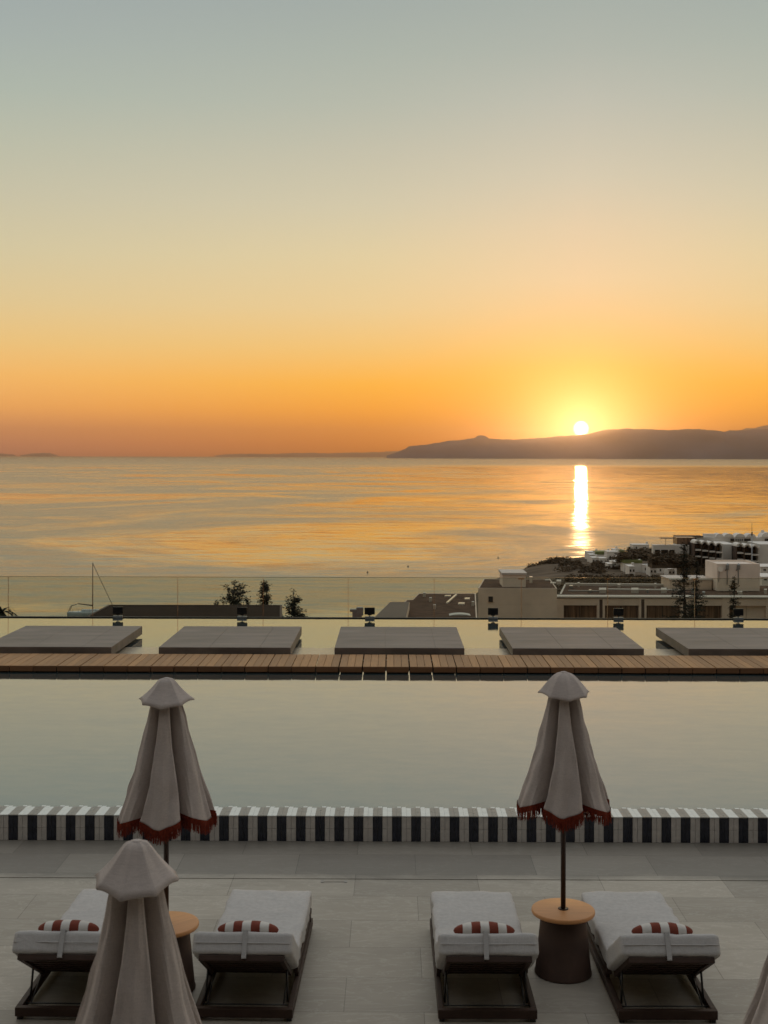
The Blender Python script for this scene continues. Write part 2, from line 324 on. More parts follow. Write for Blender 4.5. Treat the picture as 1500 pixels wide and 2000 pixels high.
# ------------------------------------------------------------------ five platforms in the water
lab = ['grey platform slab cut by the left edge of the photo, behind the boardwalk',
       'grey platform slab in the pool straight behind the left far parasol tip',
       'middle grey platform slab, the one seen square on, with both sides tapering evenly',
       'grey platform slab standing in the pool just behind the right far parasol tip',
       'grey platform slab cut by the right edge of the photo, behind the boardwalk']
for i, (a, bb) in enumerate([(-8.30, -5.656), (-4.70, -2.035), (-1.147, 1.477), (2.448, 5.093), (5.99, 8.64)]):
    e = empty('pool_platform', ((a + bb) / 2, 26.33, WZ), label=lab[i], cat='platform', group='platform slabs over the pool')
    w = (bb - a) / 2; s = MB(); tl = [(-w, -w + 1.02), (-w + 1.02, -w + 2.04), (-w + 2.04, w)]
    s.box(-w, w, -1.53, 1.54, .052, .232, .004, seg=1)
    s.build('slab', slab_m, e); g = MB()
    for q0, q1 in tl:
        for r0, r1 in ((-1.53, -.51), (-.51, .51), (.51, 1.54)): g.box(q0 + .002, q1 - .002, r0 + .002, r1 - .002, .230, .2385, .002, seg=1)
    o = g.build('top_tiles', slab_m, e)
    MB().box(-w + .35, w - .35, -1.2, 1.2, -.2, .0515).build('pedestal', black_m, e)
# ------------------------------------------------------------------ glass balustrade
gm = bpy.data.materials.new('balustrade_glass'); gm.use_nodes = True; t = gm.node_tree; t.nodes.clear()
go = N(t, 'ShaderNodeOutputMaterial'); tr = N(t, 'ShaderNodeBsdfTransparent'); tr.inputs[0].default_value = (.93, .95, .91, 1); gl = N(t, 'ShaderNodeBsdfGlossy'); gl.inputs[1].default_value = .0
fr = N(t, 'ShaderNodeFresnel'); fr.inputs[0].default_value = 1.45; mx = N(t, 'ShaderNodeMixShader'); t.links.new(fr.outputs[0], mx.inputs[0]); t.links.new(tr.outputs[0], mx.inputs[1]); t.links.new(gl.outputs[0], mx.inputs[2]); t.links.new(mx.outputs[0], go.inputs[0])
edge_m = mat('glass_edge', (.07, .10, .08), .15, var=.1, spec=.6); joint_m = bpy.data.materials.new('glass_joint'); joint_m.use_nodes = True; t = joint_m.node_tree; t.nodes.clear()
jo = N(t, 'ShaderNodeOutputMaterial'); jt = N(t, 'ShaderNodeBsdfTransparent'); jt.inputs[0].default_value = (.78, .62, .48, 1); jg = N(t, 'ShaderNodeBsdfTranslucent'); jg.inputs[0].default_value = (.8, .5, .3, 1)
jm = N(t, 'ShaderNodeMixShader'); jm.inputs[0].default_value = .22; t.links.new(jt.outputs[0], jm.inputs[1]); t.links.new(jg.outputs[0], jm.inputs[2]); t.links.new(jm.outputs[0], jo.inputs[0])
GY = 31.10
bal = empty('glass_balustrade', (0, GY, 0), label='frameless clear glass balustrade running along the far edge of the pool', cat='balustrade')
js = [PY(x, 1160, GY).x for x in (16, 181, 347, 514, 680, 848, 1018, 1187, 1357)]
js = [js[0] - 2.14 * 3, js[0] - 2.14 * 2, js[0] - 2.14] + js + [js[-1] + 2.14, js[-1] + 4.28, js[-1] + 6.42]
for a, c in zip(js, js[1:]):
    e = MB().box(a + .006, c - .006, 0, .017, .14, 1.318).build('glass_pane', gm, bal)
    MB().box(a + .006, c - .006, -.001, .018, 1.3185, 1.328).build('pane_edge', edge_m, e)
for q in js[1:-1]:
    MB().box(q - .0055, q + .0055, .002, .015, .15, 1.315).build('joint', joint_m, bal)
b = MB(); b.box(js[0], js[-1], -.035, .055, -.3, .31, .004, seg=1); b.build('base_channel', mat('channel_dark', (.03, .028, .026), .5), bal)
# small clamps at two joint heads
for q in (js[9], js[10], js[11]):
    MB().box(q - .075, q + .075, -.006, .024, 1.285, 1.31, .002, seg=1).build('clamp', joint_m, bal)
# ------------------------------------------------------------------ floodlights
def floodlight():
    e = empty('floodlight', cat='floodlight', group='floodlights along the far pool edge')
    MB().box(-.128, .128, -.035, .03, .085, .26, .008).build('housing', black_m, e)
    s = MB()
    for k in range(7): s.box(-.10 + k * .032, -.092 + k * .032, -.048, -.0355, .105, .24)
    s.build('cooling_fins', black_m, e)
    MB().tube((.0, 0, .0), (.0, 0, .08), .014).box(-.05, .05, -.012, .012, .065, .084).build('stem', black_m, e)
    MB().box(-.12, .12, -.07, .05, -.02, .035, .004, seg=1).build('base_plate', grey_metal, e)
    return e
fl = floodlight(); fp = [230, 473, 722, 963, 1208, 1442]
fll = ['small black floodlight, the leftmost of the row, beside the moored sailing boat', 'small black floodlight in front of the long flat brown roof, below the rounded pine',
       'small black floodlight standing against open sea, left of the sloping dark roofs', 'small black floodlight below the small square window of the grey building',
       'small black floodlight behind the right far parasol, before the shuttered window bays', 'small black floodlight, rightmost of the row, right of the tall sparse conifer']
for i, px in enumerate(fp):
    o = fl if i == 0 else copy_tree(fl); o.location = (PY(px, 1206, 31.02).x, 31.12 - .085, .3105); o['label'] = fll[i]; o.rotation_euler.z = random.Random(i).uniform(-.12, .12)
# ------------------------------------------------------------------ parasols
LOBES = [0, 70, 111, 146, 180, 214, 249, 290]
def canopy_mesh(seed, rot):
    b = MB(); bm = b.bm; n = len(LOBES); per = 28; rows = 44; rings = []; rg = random.Random(seed)
    L = [a + rot for a in LOBES]; jit = [rg.uniform(.9, 1.06) for _ in L]; tips = [rg.uniform(-.02, .02) for _ in L]
    hem = []
    for j in range(rows + 1):
        t_ = j / rows; ring = []
        for i in range(n):
            c = L[i]; pv = L[i - 1] - (360 if i == 0 else 0); nx = L[(i + 1) % n] + (360 if i == n - 1 else 0)
            a0, a1 = (pv + c) / 2, (c + nx) / 2
            for q in range(per):
                phi = -1 + 2 * q / per
                a = c + (phi * (c - a0) if phi < 0 else phi * (a1 - c))
                Rr = .125 + (.40 - .125) * (t_ ** .92) * (jit[i] * t_ + 1 - t_) - .02 * math.sin(math.pi * t_)
                s0 = .35 + .40 * t_; k = max(0, (abs(phi) - s0) / (1 - s0)); k = k * k * (3 - 2 * k)
                r = Rr * (1.02 - .07 * abs(phi)) * (1 - .72 * k)
                r += .012 * t_ * math.sin(phi * 9 + i * 2.1 + t_ * 3) * (1 - k) + .012 * noise.noise(Vector((i * 3.3 + phi, t_ * 4, seed))) + .007 * noise.noise(Vector((i * 5.1 + phi * 4, t_ * 7, seed + 4))) * (1 - k)
                a += 3.0 * t_ * math.sin(t_ * 5 + i + seed)
                zz = 2.38 - t_ * (2.38 - 1.40 - tips[i] - .085 * abs(phi) ** 1.1)
                ring.append(bm.verts.new((r * math.sin(R(a)), -r * math.cos(R(a)), zz)))
        rings.append(ring)
    W = len(rings[0])
    for A, B in zip(rings, rings[1:]):
        for k in range(W): bm.faces.new((A[k], B[k], B[(k + 1) % W], A[(k + 1) % W])).smooth = True
    hem = [v.co.copy() for v in rings[-1]]
    bm.normal_update()
    for e_ in bm.edges:
        if len(e_.link_faces) == 2 and e_.calc_face_angle(0) > .22: e_.smooth = False
    return b, hem
def make_parasol(seed, rot, droop=0, rs=1.0):
    e = empty('parasol', cat='parasol', group='folded fringed parasols')
    b, hem = canopy_mesh(seed, rot)
    o = b.build('canopy', linen, e, recalc=True); md = o.modifiers.new('thick', 'SOLIDIFY'); md.thickness = .004
    fr = MB(); bm = fr.bm; rg = random.Random(seed + 9); W = len(hem)
    for k in range(W):                       # knotted band, then loose strands
        p, q = hem[k], hem[(k + 1) % W]
        for (u, v) in ((p, q),):
            o1 = Vector((u.x, u.y, 0)).normalized() * .004; o2 = Vector((v.x, v.y, 0)).normalized() * .004
            vs_ = [bm.verts.new(c) for c in (u + o1 + Vector((0, 0, .012)), v + o2 + Vector((0, 0, .012)), v + o2 - Vector((0, 0, .034)), u + o1 - Vector((0, 0, .034)))]
            bm.faces.new(vs_)
        seg = (q - p).length; cnt = max(3, int(seg / .0030))
        for s in range(cnt):
            c = p.lerp(q, (s + rg.random()) / cnt); ln = rg.uniform(.070, .102); w = rg.uniform(.0020, .0036); d = (q - p); d.z = 0
            if d.length < 1e-6: continue
            d = d.normalized() * w; lean = Vector((rg.uniform(-.010, .010), rg.uniform(-.010, .010), 0)); outw = Vector((c.x, c.y, 0)).normalized() * rg.uniform(-.004, .008)
            top_ = c + Vector((0, 0, -.008)) + outw; mid = top_ + lean * .5 - Vector((0, 0, ln * .55)); bot = top_ + lean - Vector((0, 0, ln))
            r1 = [bm.verts.new(x) for x in (top_ - d, top_ + d, mid + d * 1.1, mid - d * 1.1)]; r2 = [bm.verts.new(x) for x in (bot - d * .7, bot + d * .7)]
            bm.faces.new(r1); bm.faces.new((r1[3], r1[2], r2[1], r2[0]))
    fr.build('fringe', fringe_m, e, recalc=False)
    # cap with shallow scallops
    b = MB(); bm = b.bm; n = 96; rings = []
    prof = [(0, 2.562), (.03, 2.560), (.068, 2.546), (.10, 2.522), (.128, 2.490), (.155, 2.455), (.182, 2.418), (.208, 2.380), (.224, 2.358)]
    if seed != 12: prof = [(0, 2.562), (.03, 2.561), (.058, 2.552), (.078, 2.530), (.102, 2.498), (.132, 2.460), (.165, 2.423), (.200, 2.386), (.230, 2.356)]
    for j, (r, z) in enumerate(prof):
        ring = []; t_ = j / (len(prof) - 1)
        for k in range(n):
            a = 2 * math.pi * k / n; ph_ = (a / (2 * math.pi) * 8 + rot / 45.0) % 1; c = abs(ph_ - .5) * 2          # 1 at the ribs
            rr = r * (math.cos(R(22.5)) / math.cos(R(22.5) * c)) ** (.6 + .8 * t_) * (1 + .03 * t_ * math.sin(a * 2 + seed)); zz = z - .010 * t_ * t_ * c ** 3 - .008 * (1 - c) * math.sin(3.1 * t_) + .040 * t_ * t_ * math.sin(a) ** 2
            ring.append(bm.verts.new((rr * math.sin(a), -rr * math.cos(a), zz)))
        rings.append(ring)
    for A, B in zip(rings[1:], rings[2:]):
        for k in range(n): bm.faces.new((A[k], B[k], B[(k + 1) % n], A[(k + 1) % n])).smooth = True
    bm.faces.new(rings[1]); bmesh.ops.delete(bm, geom=rings[0], context='VERTS'); bm.normal_update()
    for e_ in bm.edges:
        if len(e_.link_faces) == 2 and e_.calc_face_angle(0) > .2 and abs(e_.verts[0].co.z - e_.verts[1].co.z) > .004: e_.smooth = False
    o = b.build('cap', linen, e); md = o.modifiers.new('thick', 'SOLIDIFY'); md.thickness = .006
    MB().tube((0, 0, .5), (0, 0, 2.5), .0215, n=20).build('pole', bronze, e)
    MB().lathe([(.030, 2.556), (.026, 2.563), (.014, 2.566), (.004, 2.567)], 20).build('finial', linen, e)
    MB().tube((0, 0, .02), (0, 0, .5), .0205, n=20).build('pole_foot', bronze, e)
    return e
PR = [(PY(324.5, 1780, 10.14).x, 10.14, 0, 11, 3, 1, 'left far parasol, folded, red fringe before the striped wall, its table mostly hidden'),
      (PY(1100, 1780, 10.49).x, 10.49, 0, 12, -5, 1, 'right far parasol, folded, its pole standing in the fully visible wooden side table'),
      (-1.325, 6.4, -.17, 13, 9, .93, 'near folded parasol at lower left hiding part of two loungers, hem out of view'),
      (2.20, 6.4, -.17, 14, -8, .95, 'near folded parasol of which only a sliver shows at the lower right corner')]
for x, y, z, sd_, rot, rs, lb in PR:
    e = make_parasol(sd_, rot); e.location = (x, y, 0); e['label'] = lb
    if z:
        for c in e.children:
            if c.name.split('.')[0] in ('canopy', 'fringe', 'cap', 'finial'): c.location.z = z; c.scale = (rs, rs, 1)
            if c.name[:3] == 'cap': c.scale = (1.02, 1.02, 1.1); c.location.z = z - .1 * 2.562
            if c.name.split('.')[0] == 'pole': c.location.z = z * 1.0
    else:
        for c in e.children:
            if c.name.split('.')[0] in ('canopy', 'fringe'): c.scale = (.97, .97, 1)
# ------------------------------------------------------------------ side tables
def side_table():
    e = empty('side_table', cat='side table', group='round side tables round the parasol poles')
    MB().lathe([(.05, .502), (.255, .502), (.266, .508), (.269, .516), (.269, .530), (.266, .538), (.258, .541), (.03, .541)], 64).build('tabletop', top_wood, e)
    MB().lathe([(.026, .5412), (.044, .5412), (.044, .547), (.026, .547)], 24).build('pole_collar', bronze, e)
    MB().lathe([(.238, 0), (.243, .006), (.243, .014), (.237, .022), (.19, .490), (.186, .5015), (.05, .5015)], 64).build('cone_base', cone_m, e)
    return e
st_ = side_table(); st_.location = (PR[1][0], 10.49, 0); st_['label'] = 'round wood topped table on a dark cone base between the two right loungers'
s2 = copy_tree(st_); s2.location = (PR[0][0], 10.14, 0); s2.rotation_euler.z = .7; s2['label'] = 'round wood topped table half hidden behind the near left parasol'
# ------------------------------------------------------------------ loungers
def stripes():
    mt, t, p = newmat('striped_pillow'); c = N(t, 'ShaderNodeTexCoord'); s = N(t, 'ShaderNodeSeparateXYZ'); t.links.new(c.outputs['Object'], s.inputs[0])
    wob, _ = noisen(t, coords(t, 'Object'), 7, 2)
    k = M(t, 'DIVIDE', M(t, 'ADD', s.outputs[0], M(t, 'MULTIPLY_ADD', wob, .012, .243 - .006)), .0694)
    m2 = M(t, 'GREATER_THAN', M(t, 'MODULO', k, 2), 1)
    t.links.new(mixc(t, m2, (.19, .040, .022), (.64, .62, .58)), p.inputs['Base Color']); p.inputs['Roughness'].default_value = .9
    n, _ = noisen(t, coords(t, 'Object'), 160, 2); bump(t, p, n, .25, .003); return mt
strip_m = stripes()
HY = 9.87; TH = R(31)
def lounger(seed):
    e = empty('sun_lounger', cat='sun lounger', group='sun loungers in a row on the terrace')
    # local: x across, y from the head end (0 = y 9.51) to the foot end
    W = .385
    b = MB()
    b.box(-W, W, 0, .05, .03, .10, .005)
    for s in (-1, 1): b.box(s * W, s * (W - .045), .0505, 1.9, .03, .10, .005)
    b.box(-W + .05, W - .05, 1.85, 1.899, .03, .10, .005); b.build('frame', bronze_dark, e)
    for s, y in ((-1, 0.02), (1, 0.02), (-1, 1.86), (1, 1.86)): MB().box(s * (W - .01), s * (W - .05), y, y + .035, 0, .0295).build('foot', black_m, e)
    b = MB()
    for s in (-1, 1): b.box(s * (W - .01), s * (W - .05), .55, 1.88, .155, .20, .004)
    for s in (-1, 1):
        for y in (.62, 1.80): b.box(s * (W - .012), s * (W - .045), y, y + .05, .1005, .1548)
    for k in range(13): b.box(-W + .055, W - .055, .56 + k * .1, .62 + k * .1, .175, .197)
    b.build('seat_slats', bronze_dark, e)
    Tm = Matrix.Translation((0, .506, .205)) @ Matrix.Rotation(-TH, 4, 'X')     # back section: local -y runs up towards the head
    b = MB()
    for s in (-1, 1): b.box(s * .33, s * .29, -.66, 0, -.05, -.008, .004, mat=Tm)
    for k in range(7): b.box(-.289, .289, -.655 + k * .097, -.595 + k * .097, -.035, -.012, mat=Tm)
    b.box(-.33, .33, -.70, -.661, -.05, -.008, .004, mat=Tm)
    b.build('back_frame', bronze_dark, e)
    b = MB()
    for s in (-1, 1):
        a = Tm @ Vector((s * .315, -.28, -.05)); b.tube(a, (s * .325, .20, .07), .009); b.tube(Tm @ Vector((s * .30, -.05, -.05)), (s * .30, .14, .075), .006)
    b.tube((-.34, .14, .075), (.34, .14, .075), .006); b.build('prop', black_m, e)
    o = softbox(.755, 1.40, .15, .034, 18, .008, .017, seed).build('seat_cushion', cushion_m, e); o.location = (0, 1.235, .277)
    o = softbox(.775, .71, .175, .038, 18, .006, .015, seed + 5).build('back_cushion', cushion_m, e)
    o.matrix_local = Tm @ Matrix.Translation((0, -.355, .078))
    # piping round the head end of the back cushion
    b = MB()
    b.tube((-.372, -.359, .0), (.372, -.359, .0), .0035, n=6)
    b.build('piping', cushion_m, o)
    return e, Tm
def pillow(seed):
    b = MB(); bm = b.bm; n, m_ = 40, 20; rows = []
    for j in range(n + 1):
        u = -1 + 2 * j / n; w = max(0.0, 1 - abs(u) ** 2.6) ** .62; ring = []
        for k in range(m_):
            a = 2 * math.pi * k / m_; ca, sa = math.cos(a), math.sin(a)
            y = .115 * w * math.copysign(abs(ca) ** .85, ca); z = .062 * w * math.copysign(abs(sa) ** .85, sa)
            f = 1 + .07 * noise.noise(Vector((u * 5, a * 1.2, seed))); ring.append(bm.verts.new((u * .243, y * f * 1.05, z * f * 1.08)))
        rows.append(ring)
    for A, B in zip(rows, rows[1:]):
        for k in range(m_): bm.faces.new((A[k], A[(k + 1) % m_], B[(k + 1) % m_], B[k])).smooth = True
    bmesh.ops.remove_doubles(bm, verts=bm.verts, dist=1e-5)
    return b.build('pillow', strip_m)
LX = [(-2.57, 'leftmost sun lounger, its right half hidden by the near left parasol'), (-1.145, 'sun lounger just right of the near left parasol, its leg showing at the foot end'),
      (.765, 'sun lounger immediately left of the fully visible side table'), (2.175, 'rightmost sun lounger, beside the cone based table')]
PLB = ['rust and cream striped pillow partly hidden behind the near left parasol', 'rust and cream striped pillow on the lounger beside the half hidden table',
       'rust and cream striped pillow on the lounger left of the fully visible table', 'rust and cream striped pillow on the rightmost lounger']
for i, (x, lb) in enumerate(LX):
    e, Tm = lounger(i * 3.7); x += (.03, .0, -.01, -.02)[i]; rz = R((-.8, -1.1, .2, .5)[i]); e.location = (x, 9.54, 0); e.rotation_euler.z = rz; e['label'] = lb
    pl_ = pillow(i * 2.2); tag(pl_, PLB[i], 'pillow', 'striped pillows on the loungers')
    base = Matrix.Translation((x, 9.54, 0)) @ Matrix.Rotation(rz, 4, 'Z') @ Tm
    dx = (.0, .02, -.02, -.02)[i]
    pl_.matrix_world = base @ Matrix.Translation((dx, -.560, .203)) @ Matrix.Rotation(R(8), 4, 'X')
    b = MB(); Tl = pl_.matrix_world.inverted() @ base                       # strap from pillow over the end of the backrest
    sx = dx + .0
    def sb(x0, x1, y0, y1, z0, z1): b.box(x0, x1, y0, y1, z0, z1, .0015, mat=Tl, seg=1)
    sb(sx - .019, sx + .019, -.722, -.635, .166, .170); sb(sx - .019, sx + .019, -.722, -.718, -.03, .170)
    sb(sx - .019, sx + .019, -.722, -.68, -.034, -.030)
    b.build('strap', strap_m, pl_)
# ------------------------------------------------------------------ sea
SEA = -55.6
mt, t, p, acc = water('sea_water', None, 0, 1.0, [(.0012, .0045, .032), (.006, .022, .026), (.018, .09, .150), (.09, .35, .120)])
v = coords(t, 'World', (1 / 420, 1 / 380, 1), (0, 0, R(-6)))
big, _ = noisen(t, v, 1.0, 10, .68, 1.0)
pos = N(t, 'ShaderNodeNewGeometry'); sp = N(t, 'ShaderNodeSeparateXYZ'); t.links.new(pos.outputs['Position'], sp.inputs[0])
bias = M(t, 'MINIMUM', M(t, 'MAXIMUM', M(t, 'DIVIDE', sp.outputs[0], 4500), -.045), .13)
near = M(t, 'MULTIPLY', M(t, 'SUBTRACT', 1, M(t, 'DIVIDE', M(t, 'SUBTRACT', sp.outputs[1], 900), 1500, clamp=True)), -.03)
calm = M(t, 'DIVIDE', M(t, 'SUBTRACT', M(t, 'ADD', M(t, 'ADD', big, bias), near), .42), .17, clamp=True)         # 1 = slick, 0 = ruffled
far = M(t, 'DIVIDE', M(t, 'SUBTRACT', sp.outputs[1], 6500), 2600, clamp=True)
calm = M(t, 'MULTIPLY', calm, M(t, 'SUBTRACT', 1, far))
finish_normal(t, p, acc, M(t, 'MULTIPLY_ADD', calm, -.7, 1.25))
t.links.new(M(t, 'MULTIPLY_ADD', calm, -.17, .245), p.inputs['Roughness']); p.inputs['IOR'].default_value = 1.5
p.inputs['Base Color'].default_value = (.085, .10, .07, 1)
b = MB(); bm = b.bm
xs = [-60000, -20000, -6000, -2000, -600, 0, 600, 2000, 6000, 20000, 60000]; ys = [-200, 400, 900, 2000, 5000, 12000, 30000, 68000]
g = [[bm.verts.new((x, y, SEA)) for x in xs] for y in ys]
for A, B in zip(g, g[1:]):
    for k in range(len(xs) - 1): bm.faces.new((A[k], A[k + 1], B[k + 1], B[k]))
tag(b.build('sea', mt), kind='structure')
# ------------------------------------------------------------------ far mountains and islands
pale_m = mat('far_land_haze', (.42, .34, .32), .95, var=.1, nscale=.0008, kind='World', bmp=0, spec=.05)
hill_m = mat('far_hills', (.15, .16, .20), .95, var=.25, nscale=.0008, kind='World', bmp=0, spec=.1)
def ridge(name, pts, Y, depth, seed, m_=None):
    b = MB(); bm = b.bm; n = 240; xs0, xs1 = pts[0][0], pts[-1][0]; rows = 16; G = []
    def top(px):
        for (a, ya), (c, yc) in zip(pts, pts[1:]):
            if a <= px <= c: u = (px - a) / (c - a); u = u * u * (3 - 2 * u) * .5 + u * .5; return ya + (yc - ya) * u
        return pts[-1][1]
    for j in range(rows + 1):
        v_ = j / rows; row = []
        for i in range(n + 1):
            px = xs0 + (xs1 - xs0) * i / n
            P0 = PY(px, top(px) + 1.3 * noise.noise(Vector((px * .06, seed, 0))) + .9 * noise.noise(Vector((px * .19, seed, 2))), Y); hgt = max(1, P0.z - SEA)
            prof = math.sin(math.pi * min(1, v_)) ** .8 if v_ > 0 else 0
            yy = Y + (v_ - .5) * depth; rid = 1 + .35 * noise.noise(Vector((px * .03, v_ * 4, seed))) * (1 - prof)
            row.append(bm.verts.new((P0.x * (yy / Y), yy, SEA - 3 + (hgt + 3) * prof * rid)))
        G.append(row)
    for A, B in zip(G, G[1:]):
        for k in range(n): bm.faces.new((A[k], A[k + 1], B[k + 1], B[k])).smooth = True
    return tag(b.build(name, m_ or hill_m), kind='structure')
ridge('mountain_ridge', [(755, 889), (775, 884), (790, 877), (800, 871), (830, 869), (858, 864), (885, 860), (905, 859), (925, 855.5), (934, 850.5), (945, 850.5), (957, 856.5), (980, 858), (1010, 858), (1040, 856), (1060, 855), (1090, 852), (1122, 850), (1145, 848), (1165, 843), (1185, 839), (1220, 837), (1260, 838), (1300, 840), (1350, 838), (1370, 838), (1385, 840), (1402, 841), (1416, 843), (1427, 840), (1440, 841), (1455, 840), (1472, 839), (1500, 838), (1540, 836), (1600, 840), (1700, 850)], 36000, 7000, 1)
ridge('mountain_ridge', [(1380, 850), (1440, 842), (1460, 836.5), (1472, 836), (1485, 833), (1500, 830), (1540, 824), (1600, 830), (1720, 850)], 50000, 5000, 6)
ridge('island', [(40, 889.5), (55, 887), (63, 885.6), (78, 884.6), (95, 885), (103, 886.5), (113, 889.5)], 66000, 2500, 2, pale_m)
ridge('island', [(-80, 888), (-20, 884), (5, 885.8), (22, 887.5), (30, 889)], 66000, 2500, 3, pale_m)
ridge('far_coast', [(420, 889), (450, 887), (480, 886.4), (520, 886.8), (560, 885.5), (600, 884.6), (640, 885.2), (690, 884), (740, 883), (790, 880), (830, 879)], 65000, 3000, 4, pale_m)
# ------------------------------------------------------------------ headland terrain
def interp(tab, v):
    if v <= tab[0][0]: return tab[0][1]
    for (a, p0), (c, p1) in zip(tab, tab[1:]):
        if v <= c: return p0 + (p1 - p0) * (v - a) / (c - a)
    return tab[-1][1]
BASE = [(33, -9), (60, -15), (150, -24), (200, -29), (300, -36.5), (400, -40), (480, -42), (560, -44.5), (650, -48), (700, -51), (760, -55), (800, -60)]
SHORE = [(33, -150), (100, -130), (150, -100), (200, -60), (300, 10), (400, 20), (480, 25), (560, 35), (626, 60), (673, 80), (702, 108), (740, 128), (800, 170)]
def ground(x, y):
    s = interp(SHORE, y) + 5 * noise.noise(Vector((y * .03, 3, 0))); k = (x - s) / 42; k = max(0, min(1, k)); k = k * (2 - k)
    return SEA - 3 + (interp(BASE, y) - SEA + 3) * k + .9 * noise.noise(Vector((x * .06, y * .06, 0))) * k
ground_m = mat('dry_ground', (.13, .10, .07), .95, var=.45, nscale=.09, kind='World', bmp=.5, bscale=.9, spec=.1)
b = MB(); bm = b.bm; xs = [-200 + 6 * k for k in range(115)]; ys = [32.5] + [36 + 6.5 * k for k in range(119)]
g = [[bm.verts.new((x, y, ground(x, y))) for x in xs] for y in ys]
for A, B in zip(g, g[1:]):
    for k in range(len(xs) - 1): bm.faces.new((A[k], A[k + 1], B[k + 1], B[k])).smooth = True
tag(b.build('headland', ground_m), kind='structure')
# ------------------------------------------------------------------ near buildings
render_w = mat('grey_render', (.74, .60, .49), .85, var=.10, nscale=.6, kind='World', bmp=.1, spec=.2); white_r = mat('white_render', (.84, .73, .63), .8, var=.08, nscale=.5, kind='World', bmp=.1, spec=.2)
gravel = mat('roof_gravel', (.115, .072, .052), .95, var=.35, nscale=1.2, kind='World', bmp=.6, bscale=9, spec=.05); trim_m = mat('pale_trim', (.55, .50, .44), .6, var=.1)
dark_open = mat('dark_opening', (.03, .022, .018), .5, var=.3, nscale=2); timber_r = mat('brown_cladding', (.09, .058, .042), .85, var=.25, nscale=2, scale=(4, 1, 1))
curtain = mat('curtained_window', (.17, .10, .06), .3, var=.7, nscale=1.3, scale=(3, .1, .12), kind='World', bmp=0)
green_r = mat('green_roof', (.20, .22, .09), .9, var=.3, nscale=.5, kind='World', spec=.1); skyl = mat('skylight', (.75, .68, .58), .25, var=.05)
def roof_poly(pts, z): return [tuple(PZ(x, y, z)[:2]) for x, y in pts]
def flat_building(name, label, cat, pts, z, zb, wall, roof, group=None, par=.25, trimm=None):
    pg = roof_poly(pts, z); c = Vector((sum(p[0] for p in pg) / len(pg), sum(p[1] for p in pg) / len(pg), zb))
    e = empty(name, c, label=label, cat=cat, group=group)
    lp = [(p[0] - c.x, p[1] - c.y) for p in pg]; sh = lambda k: [(p[0] * k, p[1] * k) for p in lp]
    MB().prism(lp, -1, z - zb - .02).build('wall', wall, e)
    MB().prism(sh(.985), z - zb - .019, z - zb + .02).build('roof', roof, e)
    b = MB(); n = len(lp); ins = sh(.975)
    for k in range(n):
        a, d, d2, a2 = lp[k], lp[(k + 1) % n], ins[(k + 1) % n], ins[k]; b.prism([a, d, d2, a2], z - zb - .019, z - zb + par)
    b.build('parapet', trimm or wall, e)
    return e, c
# long flat brown roof on the left
e, c = flat_building('pavilion', 'long low pavilion with a flat brown roof just beyond the pool edge at left', 'pavilion',
                     [(120, 1232), (212, 1183), (551, 1183.5), (551, 1232)], -2.9, -13, timber_r, mat('brown_membrane', (.034, .022, .016), .95, var=.2, nscale=1.5, spec=.05), par=.05)
# lower roofs by the sea, centre
flat_building('annexe', 'low annexe with a smooth sloping-edged grey roof, leftmost of the roofs by the sea', 'building', [(725, 1212), (762, 1176), (800, 1176), (792, 1212)], -8, -20, render_w, mat('grey_membrane', (.15, .11, .085), .8, var=.15), par=.02)
e, c = flat_building('seaside_hall', 'dark gravel roofed hall with pale skylights left of the taller grey block', 'building', [(757, 1212), (794, 1173), (806, 1172.5), (818, 1160), (929, 1160), (932, 1212)], -8.6, -20, render_w, gravel, par=.06)
hall_e, hall_c = e, c
def on_roof(e, c, z, pts, h, m_, name, lift=.02):
    pg = roof_poly(pts, z); MB().prism([(p[0] - c.x, p[1] - c.y) for p in pg], z - c.z + lift, z - c.z + lift + h).build(name, m_, e)
for q in ([(871, 1179.5), (875, 1179.5), (893, 1163.5), (889, 1163.5)], [(868, 1166.5), (880, 1166.5), (881, 1165), (870, 1165)], [(894, 1182), (907, 1182), (908, 1179.5), (896, 1179.5)], [(907, 1172.5), (917, 1172.5), (918, 1170), (908, 1170)]):
    on_roof(e, c, -8.6, q, .12, skyl, 'skylight')
a0 = PY(855, 1197, 104); a1 = PY(932, 1197, 104)
MB().arch(a0.x - c.x, a1.x - c.x, 100 - c.y, 101.2 - c.y, a0.z - c.z - .35, .75, th=.2, n=16).build('barrel_canopy', mat('canopy_white', (.5, .5, .47), .5), e)
MB().box(a0.x - c.x + .3, a1.x - c.x - .3, 100.2 - c.y, 101.1 - c.y, a0.z - c.z - 1.5, a0.z - c.z - .36).build('canopy_base', render_w, e)
for px, yy in ((838, 1176), (846, 1190), (921, 1184), (826, 1166)): on_roof(hall_e, hall_c, -8.6, [(px, yy), (px + 5, yy), (px + 5.5, yy - 1.5), (px + .5, yy - 1.5)], .35, trim_m, 'roof_vent')
